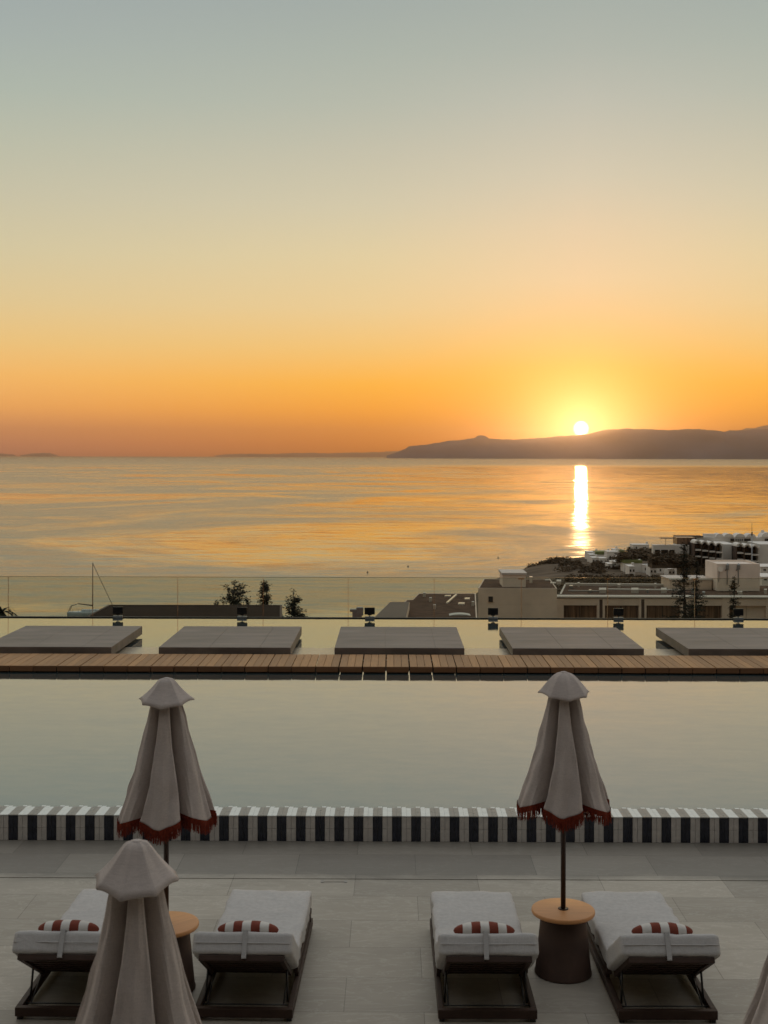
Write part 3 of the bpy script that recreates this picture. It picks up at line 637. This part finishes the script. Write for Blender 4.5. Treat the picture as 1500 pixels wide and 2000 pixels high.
# grey block with the small window
ZB = -10.3
e, c = flat_building('grey_block', 'grey rendered block with one small square window and a plant room on its roof', 'building', [(934, 1150.5), (945, 1132), (1074, 1132), (1088, 1151)], ZB, -25, render_w, gravel, par=.10)
def facade(e, c, x0, x1, y0, y1, Y, m_, name, out=.05, back=.3, parent=None):
    A = PY(x0, y0, Y); B = PY(x1, y1, Y); return MB().box(A.x - c.x, B.x - c.x, Y - out - c.y, Y + back - c.y, B.z - c.z, A.z - c.z).build(name, m_, parent or e)
Yg = PZ(934, 1150.5, ZB).y; Yg2 = PZ(1088, 1151, ZB).y; Yf = min(Yg, Yg2)
w = facade(e, c, 953, 963.5, 1164, 1176.5, Yf, render_w, 'window', .04, .7); facade(e, c, 954, 962.7, 1164.8, 1175.8, Yf, dark_open, 'pane', .07, -.045, parent=w)
A = PY(982, 1122.5, Yf + 2); B = PY(1027, 1143, Yf + 2)
ph_ = MB().box(A.x - c.x, B.x - c.x, Yf + 2 - c.y, Yf + 6 - c.y, ZB - c.z + .021, A.z - c.z).build('plant_room', white_r, e)
MB().box(A.x - c.x - .12, B.x - c.x + .12, Yf + 1.85 - c.y, Yf + 6.1 - c.y, A.z - c.z + .001, A.z - c.z + .22).build('capping', trim_m, ph_)
for q in ([(1034, 1139), (1040, 1139), (1040, 1137.5), (1034, 1137.5)],): on_roof(e, c, ZB, q, .7, skyl, 'vent')
for q, h in (([(1075, 1141), (1086, 1141), (1086, 1139), (1075, 1139)], .12), ([(1064, 1134.5), (1073, 1134.5), (1073, 1133.3), (1064, 1133.3)], .1), ([(1087, 1141.5), (1096, 1141.5), (1096, 1138), (1087, 1138)], .35)): on_roof(e, c, ZB, q, h, trim_m, 'roof_box')
pg = roof_poly([(1046, 1177), (1050, 1164), (1089, 1164), (1089, 1177)], -13.6); lp = [(p[0] - c.x, p[1] - c.y) for p in pg]
MB().prism(lp, -1, -13.6 - c.z).build('side_annexe', render_w, e)
q = [((p[0] - lp[0][0]) * .9 + lp[0][0] + .25, (p[1] - lp[0][1]) * .8 + lp[0][1] + .3) for p in lp]; MB().prism(q, -13.6 - c.z + .002, -13.6 - c.z + .05).build('annexe_roof', gravel, e)
# long wing with window bays
ZW = -12.7
e, c = flat_building('long_wing', 'long flat roofed wing with brown curtained window bays and parapet, right of the grey block', 'building', [(1019, 1166), (1019, 1162), (1093, 1162), (1103, 1142), (1560, 1145), (1560, 1170)], ZW, -27, render_w, gravel, par=.12, trimm=trim_m)
Yw = min(PZ(1093, 1162, ZW).y, PZ(1019, 1166, ZW).y, PZ(1560, 1170, ZW).y) - .05
# a facade plane in front: piers, lintel, windows
for a, bx in ((1019, 1100), (1165.5, 1180.5), (1247, 1261.5), (1328.5, 1343), (1409, 1423), (1495, 1508)): facade(e, c, a, bx, 1168.2, 1280, Yw, render_w, 'pier', .3, 1.2)
facade(e, c, 1100.3, 1560, 1168.2, 1183, Yw, render_w, 'lintel', .25, 1.2); facade(e, c, 1019, 1560, 1164.0, 1168, Yw, trim_m, 'cornice', .42, 1.4)
for a, bx in ((1100, 1165.5), (1180.5, 1247), (1261.5, 1328.5), (1343, 1409), (1423, 1495), (1508, 1560)):
    w = facade(e, c, a + .4, bx - .4, 1183.3, 1222, Yw, curtain, 'window', -.35, .8); facade(e, c, (a + bx) / 2 - .5, (a + bx) / 2 + .5, 1183.4, 1221, Yw, dark_open, 'mullion', -.30, .34, parent=w)
for a in (1170, 1251.5, 1333): facade(e, c, a, a + 6, 1170, 1260, Yw, timber_r, 'pier_groove', .305, -.28)
for a, bx in ((1170, 1184), (1233, 1247), (1291, 1302)): on_roof(e, c, ZW, [(a, 1159), (bx, 1159), (bx, 1155), (a, 1155)], .45, trim_m, 'air_unit')
on_roof(e, c, ZW, [(1186, 1152.5), (1330, 1154), (1330, 1152.8), (1186, 1151.5)], .12, trim_m, 'pipe'); on_roof(e, c, ZW, [(1104, 1144.2), (1310, 1146), (1310, 1145), (1104, 1143.2)], .3, trim_m, 'kerb')
rg = random.Random(31)
for px, yy, wpx, hh in ((1112, 1150, 7, .35), (1128, 1147, 4, .5), (1150, 1158, 5, .3), (1206, 1148, 6, .4), (1262, 1158, 5, .35), (1278, 1150, 4, .6), (1350, 1158, 9, .4), (1372, 1162, 5, .3), (1440, 1162, 10, .35), (1492, 1160, 6, .5)):
    on_roof(e, c, ZW, [(px, yy), (px + wpx, yy), (px + wpx, yy - 2.2), (px, yy - 2.2)], hh, grey_metal if wpx % 2 else trim_m, 'roof_unit')
on_roof(e, c, ZW, [(1110, 1155), (1180, 1155.6), (1180, 1155), (1110, 1154.4)], .1, grey_metal, 'duct_run')
# stair block on the wing
def rbox(name, label, cat, x0, x1, y0, y1, Y, dep, m_, group=None, cap=None, down=2.0, side=0):
    A = PY(x0, y0, Y); B = PY(x1, y1, Y); c = Vector(((A.x + B.x) / 2, Y + dep / 2, B.z)); e = empty(name, c, label=label, cat=cat, group=group)
    w = (B.x - A.x) / 2; h = A.z - B.z; MB().box(-w, w, -dep / 2, dep / 2, -down, h).build('wall', m_, e)
    if cap: MB().box(-w - .1, w + .1, -dep / 2 - .1, dep / 2 + .1, h + .002, h + cap[1]).build('roof', cap[0], e)
    return e, c, w, h
e, c, w, h = rbox('roof_block', 'pale square block with satellite dish and antennas standing on the long wing', 'roof block', 1401, 1484, 1104.5, 1153, 156, 6, white_r, down=.1)
b = MB(); b.box(-w, w, -3, -2.85, h + .001, h + .22); b.box(-w, w, 2.85, 3, h + .001, h + .22); b.box(-w, -w + .15, -2.849, 2.849, h + .001, h + .22); b.box(w - .15, w, -2.849, 2.849, h + .001, h + .22); b.build('parapet', white_r, e)
b = MB(); q = PY(1418, 1116, 152.9) - c; b.lathe([(.0, 0), (.2, .03), (.33, .1), (.36, .14)], 20); o = b.build('dish', skyl, e); o.rotation_euler = (R(75), 0, R(10)); o.location = (q.x, -3.25, q.z); md = o.modifiers.new('t', 'SOLIDIFY'); md.thickness = .02
MB().tube((q.x, -3.15, q.z), (q.x, -3.01, q.z), .03).tube((q.x, -3.05, q.z), (q.x - .1, -3.05, q.z - 1.6), .03).build('dish_bracket', grey_metal, e)
for px in (1433.5, 1455.5):
    q = PY(px, 1112, 152.9) - c; b = MB().tube((q.x, -3.06, q.z - 2.2), (q.x, -3.06, q.z + .5), .05); b.box(q.x - .18, q.x + .18, -3.3, -3.07, q.z - .3, q.z + .3, .03); b.tube((q.x - .25, -3.1, q.z - .45), (q.x + .2, -3.1, q.z + .45), .05); b.build('antenna', grey_metal, e)
rbox('roof_block', 'lower roof block with a pale edge in front of the tall sparse conifer', 'roof block', 1308, 1390, 1133, 1150, 158, 5, render_w, down=.3, cap=(trim_m, .15))
# mast
q = PY(1468.5, 1130, 200); tp = PY(1468.5, 1022, 200); b = empty('antenna_mast', q, label='very thin tall antenna mast rising above the arcaded hotel', cat='mast')
MB().tube((0, 0, -12), (0, 0, (tp.z - q.z) * .8), .07).build('pole', grey_metal, b); MB().tube((0, 0, (tp.z - q.z) * .8), (0, 0, tp.z - q.z), .035).tube((0, 0, (tp.z - q.z) * .78), (0, 0, (tp.z - q.z) * .84), .11).build('whip', bronze, b)
# small grey unit at pool edge
q = PY(697, 1197, 50); b = empty('air_duct', q, label='small grey cowl shaped duct poking up against the open sea near the pool edge', cat='duct')
MB().prism([(-.18, -.15), (.2, -.15), (.2, .15), (-.18, .15)], -3, .05).box(-.28, .05, -.12, .12, .051, .16, .02).box(-.02, .26, -.13, .13, -.1, .24, .03).build('cowl', grey_metal, b)
# ------------------------------------------------------------------ arcaded hotel
def px_box(b, x0, x1, y0, y1, Y, dep, c, mi=0):
    A = PY(x0, y0, Y); B = PY(x1, y1, Y); b.box(A.x - c.x, B.x - c.x, Y - c.y, Y + dep - c.y, B.z - c.z, A.z - c.z, mi=mi)
c = PY(1400, 1110, 450); H = empty('arcaded_hotel', c, label='large white terraced hotel with rows of small arches and barrel roofs on the headland', cat='hotel')
wm = mat('whitewash', (.80, .76, .70), .8, var=.08, nscale=.2, kind='World', bmp=.1, spec=.2)
b = MB(); px_box(b, 1322, 1560, 1049, 1130, 472, 6, c); px_box(b, 1376, 1400, 1043, 1048.9, 474, 3, c); px_box(b, 1276, 1346, 1064.5, 1074, 462, 3, c); px_box(b, 1318, 1346, 1074.05, 1096, 462.0, 3, c); px_box(b, 1276, 1279, 1074.05, 1084, 462, 3, c)
px_box(b, 1412, 1437, 1063, 1118, 456, 15.9, c); px_box(b, 1484, 1560, 1063, 1125, 452, 15.9, c); px_box(b, 1489, 1493, 1036, 1046.9, 474, 2, c); b.build('wall', wm, H)
b = MB(); px_box(b, 1322, 1374, 1047.2, 1048.8, 471.5, 6, c); px_box(b, 1345, 1360, 1050, 1062, 470, 1.5, c); b.build('eaves', timber_r, H)
b = MB(); px_box(b, 1280, 1317.5, 1074.1, 1085, 463, 4, c); px_box(b, 1273.5, 1345, 1085.2, 1110, 463, 8, c, 1); b.build('terrace_opening', [dark_open, ground_m], H)
for x in (1290, 1306): b = MB(); px_box(b, x, x + 1.4, 1074.2, 1084, 461.5, 1, c); b.build('terrace_column', wm, H)
b = MB(); px_box(b, 1322, 1358, 1050, 1063, 465, 6.5, c); b.build('glazed_bar', curtain, H)
b = MB(); p0 = PY(1300, 1052, 461) - c; b.box(p0.x - 1.6, p0.x + 3.4, p0.y, p0.y + 4, p0.z, p0.z + .15, mat=None); b.tube((p0.x + .5, p0.y + 2, p0.z - 2.4), (p0.x + .5, p0.y + 2, p0.z), .08); b.build('awning', timber_r, H)
for x0, x1 in ((1398, 1413), (1414, 1433), (1436, 1455), (1458, 1476), (1487, 1510)):
    A = PY(x0, 1049, 472); B = PY(x1, 1049, 472); MB().arch(A.x - c.x, B.x - c.x, 471.7 - c.y, 477 - c.y, A.z - c.z - .02, 1.35 if x0 < 1480 else 1.8).build('barrel_roof', wm, H)
for x0, x1 in ((1427, 1434), (1454, 1466), (1494, 1503)):
    b = MB(); px_box(b, x0, x1, 1052, 1057, 471.6, .3, c); b.build('window', dark_open, H)
for k in range(4): b = MB(); px_box(b, 1437 + k * 4, 1438.6 + k * 4, 1052.5, 1056.5, 471.7, .2, c); b.build('window', dark_open, H)
def arcade(x0, x1, n, ytop, ybot, Y, slope):
    w = (x1 - x0) / n
    b = MB(); px_box(b, x0, x1, ytop + 6, ybot, Y + 4, 470 - Y - 4, c); b.build('arcade_block', dark_open, H)
    for k in range(n):
        y = ytop + slope * k; a = x0 + k * w; A = PY(a, y + 5.5, Y); B = PY(a + w, y + 5.5, Y)
        MB().arch(A.x - c.x, B.x - c.x, Y - c.y, Y + 6 - c.y, A.z - c.z, 1.25, th=.45).build('arch', wm, H)
        MB_c = MB(); px_box(MB_c, a, a + 1.8, y + 5.6, ybot + 2, Y, 4, c); MB_c.build('column', timber_r, H)
        b = MB(); px_box(b, a + 1.85, a + w - .05, y + 17, y + 19.6, Y + .1, 3.9, c); px_box(b, a + 1.9, a + w - .1, y + 30, y + 32, Y + .1, 3.9, c); b.build('balcony', wm, H)
        b = MB(); px_box(b, a + 3.5, a + w - 2, y + 7.5, y + 14, Y + 3.8, .3, c); b.build('window', curtain, H)
    b = MB(); px_box(b, x1 - .2, x1 + 1.5, ytop + 6, ybot + 2, Y, 4, c); b.build('end_pier', wm, H)
arcade(1356, 1411, 4, 1056, 1100, 452, 1.6); arcade(1438, 1482, 3, 1062, 1112, 446, 1.8)
# ------------------------------------------------------------------ foliage
leaf_dark = mat('pine_needles', (.022, .024, .014), .8, var=.4, nscale=2, kind='World', spec=.15, bmp=0); leaf_bush = mat('shrub_leaves', (.105, .075, .045), .85, var=.45, nscale=.3, kind='World', spec=.15, bmp=0)
bark = mat('bark', (.05, .038, .028), .9, var=.3)
def leafcard(bm, p, s, rg, flat=.5):
    a = rg.uniform(0, 6.28); u = Vector((math.cos(a), math.sin(a), rg.uniform(-flat, flat))).normalized() * s; v = Vector((rg.uniform(-1, 1), rg.uniform(-1, 1), rg.uniform(-.2, 1))); v = (v - u.normalized() * v.dot(u.normalized())).normalized() * s * rg.uniform(.25, .5)
    bm.faces.new([bm.verts.new(p + x) for x in (-u, v * .8 - u * .2, u, -v)])
def shrub_mesh(seed, n=420, s=.16, sq=.62):
    rg = random.Random(seed); b = MB(); cl = [(Vector((rg.uniform(-.65, .65), rg.uniform(-.65, .65), rg.uniform(.15, .6))), rg.uniform(.25, .5)) for _ in range(9)]
    for k in range(n):
        c_, r_ = rg.choice(cl); d = Vector((rg.gauss(0, 1), rg.gauss(0, 1), rg.gauss(0, 1))).normalized() * r_ * rg.uniform(.6, 1.1); p_ = c_ + d; p_.z = abs(p_.z) * (.9 if sq > .5 else .6); leafcard(b.bm, p_, s * rg.uniform(.6, 1.2), rg)
    me = bpy.data.meshes.new('foliage'); b.bm.to_mesh(me); b.bm.free(); me.materials.append(leaf_bush); return me
shm = [shrub_mesh(s) for s in range(4)]
def bush(px, py, Y, size, hgt, i, label, group='shrubs across the headland'):
    q = PY(px, py, Y); z = ground(q.x, Y); o = bpy.data.objects.new('shrub', shm[i % 4]); COL.objects.link(o)
    o.location = (q.x, Y, min(z, q.z - .3 * hgt) if abs(z - q.z) < 4 else q.z - .3 * hgt); o.scale = (size, size * .8, hgt); o.rotation_euler.z = i * 1.7; tag(o, label, 'shrub', group)
rg = random.Random(21)
def scrub(label, zones, seed):                                            # a mass nobody could count
    rg = random.Random(seed); b = MB(); bm = b.bm
    for (x0, x1, y0, y1, Y0, Y1, n, sz) in zones:
        for _ in range(n):
            u = rg.random(); Y = Y0 + (Y1 - Y0) * u; q = PY(rg.uniform(x0, x1), y1 + (y0 - y1) * u, Y); zt = ground(q.x, Y); w = sz * rg.uniform(.6, 1.2); h = w * rg.uniform(.35, .6); z0 = max(zt, q.z - .8 * h)
            for _k in range(110):
                d = Vector((rg.gauss(0, 1), rg.gauss(0, 1), abs(rg.gauss(0, 1)))).normalized() * rg.uniform(.5, 1.05); leafcard(bm, Vector((q.x + d.x * w * .6, Y + d.y * w * .6, z0 - .3 + d.z * h)), rg.uniform(.35, .8), rg)
    tag(b.build('scrub', leaf_bush, recalc=False), label, kind='stuff')
scrub('low brown green scrub covering the slope behind the long wing', [(1095, 1400, 1120, 1146, 330, 450, 120, 5)], 3)
scrub('dark scrub covering the dry headland towards the sea', [(1035, 1100, 1106, 1122, 560, 640, 26, 5), (1090, 1240, 1100, 1120, 490, 590, 60, 5)], 5)
k = 0
for (x0, x1, y0, y1, Y0, Y1, n, sz, lb) in ((1104, 1148, 1101, 1113, 540, 590, 12, 5, 'dark shrub on the headland left of the white village, under the sun glitter'), (1215, 1268, 1078, 1092, 505, 530, 12, 6.5, 'brown shrub on the slope between the white village and the hotel terrace'),
        (1272, 1345, 1086, 1098, 435, 455, 14, 5, 'shrub growing right below the hotel terrace wall'), (1325, 1400, 1094, 1106, 450, 470, 10, 3.5, 'shrub before the dark base of the hotel arcades')):
    for _ in range(n):
        u = rg.random(); bush(rg.uniform(x0, x1), y1 + (y0 - y1) * u, Y0 + (Y1 - Y0) * u, sz * rg.uniform(.6, 1.2), sz * rg.uniform(.45, .8), k, lb, lb.replace('shrub', 'shrubs').replace('dark ', '').replace('brown ', '').replace(', under the sun glitter', '')); k += 1
def conifer(px, ytop, Y, w, seed, label, kind='round', dens=1.0, visible=60, group=None):
    tp = PY(px, ytop, Y); zg = ground(tp.x, Y); Hh = tp.z - zg; rg = random.Random(seed)
    e = empty('conifer', (tp.x, Y, zg), label=label, cat='tree', group=group)
    tr_ = MB(); lf = MB(); pts = [Vector((.08 * math.sin(k * 1.3 + seed), .06 * math.cos(k * 2.1), Hh * k / 10)) for k in range(11)]
    for k in range(10): tr_.tube(pts[k], pts[k + 1], .012 * Hh * (1.0 - k / 10) + .02, .012 * Hh * (1.0 - (k + 1) / 10) + .02, 8)
    Lc = {'round': 3.2, 'column': 3.4, 'cone': 3.0, 'wisp': 7.5}[kind]; nb = int(Lc * (24 if kind != 'wisp' else 11) * dens)
    for k in range(nb):
        dd = rg.random() ** .9 * Lc; a = rg.uniform(0, 6.28)
        if kind == 'round': L = w * (math.sqrt(max(.03, 1 - (1 - min(1, dd / 1.2)) ** 2))) * rg.uniform(.5, 1.08)
        elif kind == 'column': L = w * (.3 + .7 * min(1, dd / 1.0)) * rg.uniform(.5, 1.15)
        elif kind == 'cone': L = w * (.12 + .8 * dd / 1.4) * rg.uniform(.45, 1.15)
        else: L = w * (.22 + .25 * dd / 3 + (.9 if dd > 3.2 else 0) * rg.random()) * rg.uniform(.4, 1.15)
        s0 = Vector((0, 0, Hh - dd)); up_ = rg.uniform(.1, .6) if kind in ('round', 'cone') else rg.uniform(-.2, .25); s1 = s0 + Vector((math.cos(a) * L, math.sin(a) * L, min(dd * .8, L * up_)))
        tr_.tube(s0, s1, .028 + .01 * L, .010, 5)
        for q in range(int((12 + 34 * L) * (1 if kind != 'wisp' else .7))):
            u = rg.uniform(.25, 1.02); pp = s0.lerp(s1, u) + Vector((rg.gauss(0, .09), rg.gauss(0, .09), rg.gauss(.03, .07)))
            leafcard(lf.bm, pp, rg.uniform(.05, .12), rg, .8)
    tr_.build('trunk', bark, e); lf.build('crown', leaf_dark, e, recalc=False); return e
conifer(455, 1140, 75, 1.0, 1, 'rounded dark pine rising behind the long brown roof', 'round', 1.1)
conifer(518, 1138, 75, .42, 2, 'narrow columnar dark conifer behind the right end of the brown roof', 'column', 1.5)
conifer(574, 1155, 72, .8, 3, 'ragged conical conifer just right of the long brown roof', 'cone', 1.0)
conifer(424, 1174, 76, .3, 4, 'tiny conifer tip peeking over the roof left of the rounded pine', 'cone', .6)
conifer(484, 1171, 76, .4, 5, 'small dark conifer top between the rounded pine and the columnar one', 'cone', .6)
conifer(1337, 1060, 100, 1.25, 6, 'tall sparse conifer in front of the hotel, its spire thin and open', 'wisp', 1.9)
conifer(1361, 1098, 102, 1.0, 7, 'sparse conifer right beside the tallest one, half its height', 'wisp', 1.5)
conifer(1433, 1128, 98, 1.1, 8, 'shorter bare looking conifer in front of the pale roof block', 'wisp', 1.5)
# palms
def palm(px, py, Y, s, label, seed):
    q = PY(px, py, Y); rg = random.Random(seed); e = empty('palm', (q.x, Y, q.z - s * 1.6), label=label, cat='palm'); MB().tube((0, 0, -2), (0, 0, s * 1.6), .09 * s, .07 * s).build('trunk', bark, e); b = MB()
    for k in range(22):
        a = k * 2.4; r_ = s * rg.uniform(.8, 1.1); el_ = rg.uniform(-.2, 1.1); prev = None
        for j in range(6):
            u = j / 5; c_ = Vector((math.cos(a) * r_ * u * math.cos(el_), math.sin(a) * r_ * u * math.cos(el_), s * 1.6 + r_ * (math.sin(el_) * u - .75 * u * u))); w = Vector((-math.sin(a), math.cos(a), 0)) * .09 * s * (1 - u * .8)
            cur = [b.bm.verts.new(c_ - w), b.bm.verts.new(c_ + w)]
            if prev: b.bm.faces.new((prev[0], prev[1], cur[1], cur[0]))
            prev = cur
    b.build('crown', leaf_dark, e, recalc=False)
palm(1107, 1100, 560, 3.6, 'small palm silhouetted on the headland just left below the sun glitter', 1)
palm(1229, 1071, 560, 3.0, 'small palm on the skyline between the white village and the hotel terrace', 2)
palm(2, 1196, 45, .9, 'palm fronds poking in at the left edge above the pool rim', 3)
# ------------------------------------------------------------------ white village
V = [(1157, 1168, 1090, 1100, 565, 0, 'white cube hut lowest on the headland tip, nearest the dark shrubs'),
     (1178, 1192, 1078, 1086, 600, 0, 'flat white cottage at the back of the upper cluster'),
     (1211, 1219, 1080, 1089, 575, 1, 'slim cottage with a green roof beside the narrow white one'),
     (1188, 1200, 1102, 1110, 520, 0, 'low white terrace hut between the upper cluster and the lower row'),
     (1306, 1318, 1112, 1124, 476, 0, 'small white stair hut before the middle green roofed bungalow'),
     (1152, 1163, 1084, 1096, 580, 0, 'small low white hut in front of the tip cottage of the village'),
     (1172, 1186, 1091, 1102, 560, 0, 'white stepped cottage below the green roofed one of the upper cluster'),
     (1199, 1207, 1074, 1086, 590, 0, 'slim white house with a chimney behind the upper cluster'),
     (1229, 1240, 1107, 1122, 480, 0, 'white stair hut in front of the first bungalow of the lower row'),
     (1270, 1282, 1109, 1123, 478, 0, 'low white stair hut in front of the two middle bungalows'),
     (1147, 1168, 1079, 1093, 600, 0, 'small white seaside cottage at the tip of the village, nearest the sun glitter'),
     (1164, 1196, 1083, 1096, 585, 1, 'white cottage with a green roof, second from the tip of the village'),
     (1186, 1212, 1078, 1100, 575, 0, 'tall pale village house in the middle of the upper cluster'),
     (1206, 1222, 1087, 1101, 560, 0, 'narrow white cottage at the right of the upper cluster'),
     (1236, 1268, 1064.5, 1074, 590, 0, 'low house on the skyline left of the hotel terrace'),
     (1196, 1220, 1098, 1106, 520, 0, 'stepped low white house left of the green roofed row'),
     (1219, 1254, 1100, 1119, 500, 1, 'wide white bungalow with green roof, first in the lower row'),
     (1256, 1279, 1104, 1119, 498, 0, 'white bungalow with outside stair between two green roofs'),
     (1281, 1321, 1106, 1121, 496, 1, 'wide white bungalow with green roof, middle of the lower row'),
     (1322, 1348, 1109, 1122, 494, 0, 'small white bungalow behind the tall sparse conifer'),
     (1350, 1388, 1110, 1124, 490, 1, 'white bungalow with green roof next to the pale roof block'),
     (1486, 1520, 1108, 1118, 300, 0, 'pale flat house at the right edge beyond the roof block'),
     (1488, 1520, 1128, 1136, 260, 0, 'low pale pavilion at the right edge below the hotel')]
for x0, x1, y0, y1, Y, gr, lb in V:
    e, c, w, h = rbox('cottage', lb, 'house', x0, x1, y0, y1, Y, 8, wm, cap=((green_r if gr else wm), 1.25 if gr else .18), down=6, group='white houses of the village')
    for s in ((-1, 1) if not gr else (-1,)): MB().box(w * s * .55 - .3, w * s * .55 + .3, -4.05, -3.9, h * .35, h * .65).build('window', dark_open, e)
    MB().box(w * .9 - .8, w * .9, -3.0, -1.6, h + .5, h + 1.5).build('chimney', wm, e)
# ------------------------------------------------------------------ sailing boat
q = PY(181, 1204, 455); bx = PY(133, 1200, 455).x - q.x; bxx = PY(217, 1200, 455).x - q.x
e = empty('sailing_boat', (q.x, 455, SEA + .1), label='pale blue moored sailing boat with a bare mast at the left', cat='sailing boat')
hull_m = mat('boat_hull', (.55, .62, .64), .4, var=.1, nscale=.5); spar = mat('dark_spar', (.04, .03, .028), .5)
b = MB(); bm = b.bm; G = []
for j in range(21):
    u = j / 20; x = bx + (bxx - bx) * u; bw_ = 2.1 * (math.sin(math.pi * min(1, .28 + .72 * (1 - u))) ** .7 if u > .0 else .75) * (1 if u < .98 else .05); dk = 1.9 + .5 * u
    G.append([bm.verts.new((x + (1.0 * (k_ / 6) if j == 20 else 0), bw_ * math.cos(math.pi * k_ / 12) * s, dk - (dk + .5) * math.sin(math.pi * k_ / 12))) for s, rng_ in ((-1, range(0, 7)), (1, range(5, -1, -1))) for k_ in rng_])
for A, B in zip(G, G[1:]):
    for k_ in range(len(A) - 1): bm.faces.new((A[k_], B[k_], B[k_ + 1], A[k_ + 1])).smooth = True
    bm.faces.new((A[0], A[-1], B[-1], B[0]))
bm.faces.new(G[0]); bm.faces.new(G[-1][::-1]); b.build('hull', hull_m, e)
MB().box(-4, 3, -1.1, 1.1, 2.0, 2.75, .25).build('cabin', hull_m, e)
ht = PY(181, 1099, 455).z - e.location.z
MB().tube((0, 0, 1.9), (0, 0, ht), .2, .14).build('mast', spar, e)
MB().tube((0, 0, 4.2), (-5.6, 0, 4.9), .22, .16).build('boom', spar, e)
MB().tube((0, 0, ht - .3), (bxx + 1.5, 0, 2.3), .10, n=6).build('forestay', spar, e)
b = MB().tube((bx + .4, -1, 2), (bx + 1.2, -1, 4.1), .1).tube((bx + .4, 1, 2), (bx + 1.2, 1, 4.1), .1).tube((bx + 1.2, -1, 4.1), (bx + 1.2, 1, 4.1), .1).tube((bx + 1.2, 0, 4.1), (bx + 3.2, 0, 4.6), .12)
b.build('stern_arch', spar, e)
b = MB()
for k in range(8): x = -7 + k * 2.1; b.tube((x, -1.6, 2.0), (x, -1.6, 3.0), .04, n=5)
b.tube((-7, -1.6, 3.0), (7.7, -1.6, 3.0), .035, n=5); b.build('lifelines', spar, e)
# buoys
for px, py, lb in ((973, 1090, 'tiny dark buoy nearest the sun glitter'), (797, 1107, 'tiny dark mooring buoy in mid sea above the glass top edge'), (718, 1118.5, 'tiny dark buoy just above the glass, lowest of the three')):
    q = PZ(px, py, SEA); b = MB().lathe([(.01, -.3), (.42, 0), (.44, .25), (.15, .5), (.09, 1.0), (.01, 1.05)], 14)
    o = b.build('buoy', spar, loc=(q.x, q.y, SEA)); tag(o, lb, 'buoy', 'buoys on the sea')
# ------------------------------------------------------------------ unseen hotel front, added and kept dark to block light from behind (its balcony is the viewpoint)
hf = empty('hotel_front', (0, -4, 0), label='hotel front with brown vertical fins facing the pool from behind the viewpoint', cat='hotel')
MB().box(-45, 45, -6, -.6, 0, 16).build('wall', timber_r, hf)
b = MB(); [b.box(-30.2, 30.2, -.599, .5, z, z + .3) for z in (2.9, 6.1, 9.3, 12.5)]; b.build('floor_slab', trim_m, hf)
b = MB(); [b.box(-29.5 + k * 1.8, -29.4 + k * 1.8, -.598, .3, z, z + 2.88) for k in range(33) for z in (.01, 3.21, 6.41)]; b.build('fins', timber_r, hf)
b = MB(); [b.box(-29.2 + k * 3.6, -26.4 + k * 3.6, -.66, -.58, z + .1, z + 2.3) for k in range(16) for z in (.01, 3.21, 6.41)]; b.build('glazing', dark_open, hf)
# ------------------------------------------------------------------ haze
hz = bpy.data.materials.new('haze'); hz.use_nodes = True; t = hz.node_tree; t.nodes.clear(); ho = N(t, 'ShaderNodeOutputMaterial'); pv = N(t, 'ShaderNodeVolumePrincipled')
pv.inputs['Color'].default_value = (.98, .82, .72, 1); pv.inputs['Density'].default_value = 2.2e-5; pv.inputs['Anisotropy'].default_value = .945; t.links.new(pv.outputs[0], ho.inputs['Volume'])
b = MB(); b.box(-61000, 61000, -250, 69000, SEA - 8, 1500)
tag(b.build('haze', hz), kind='stuff')
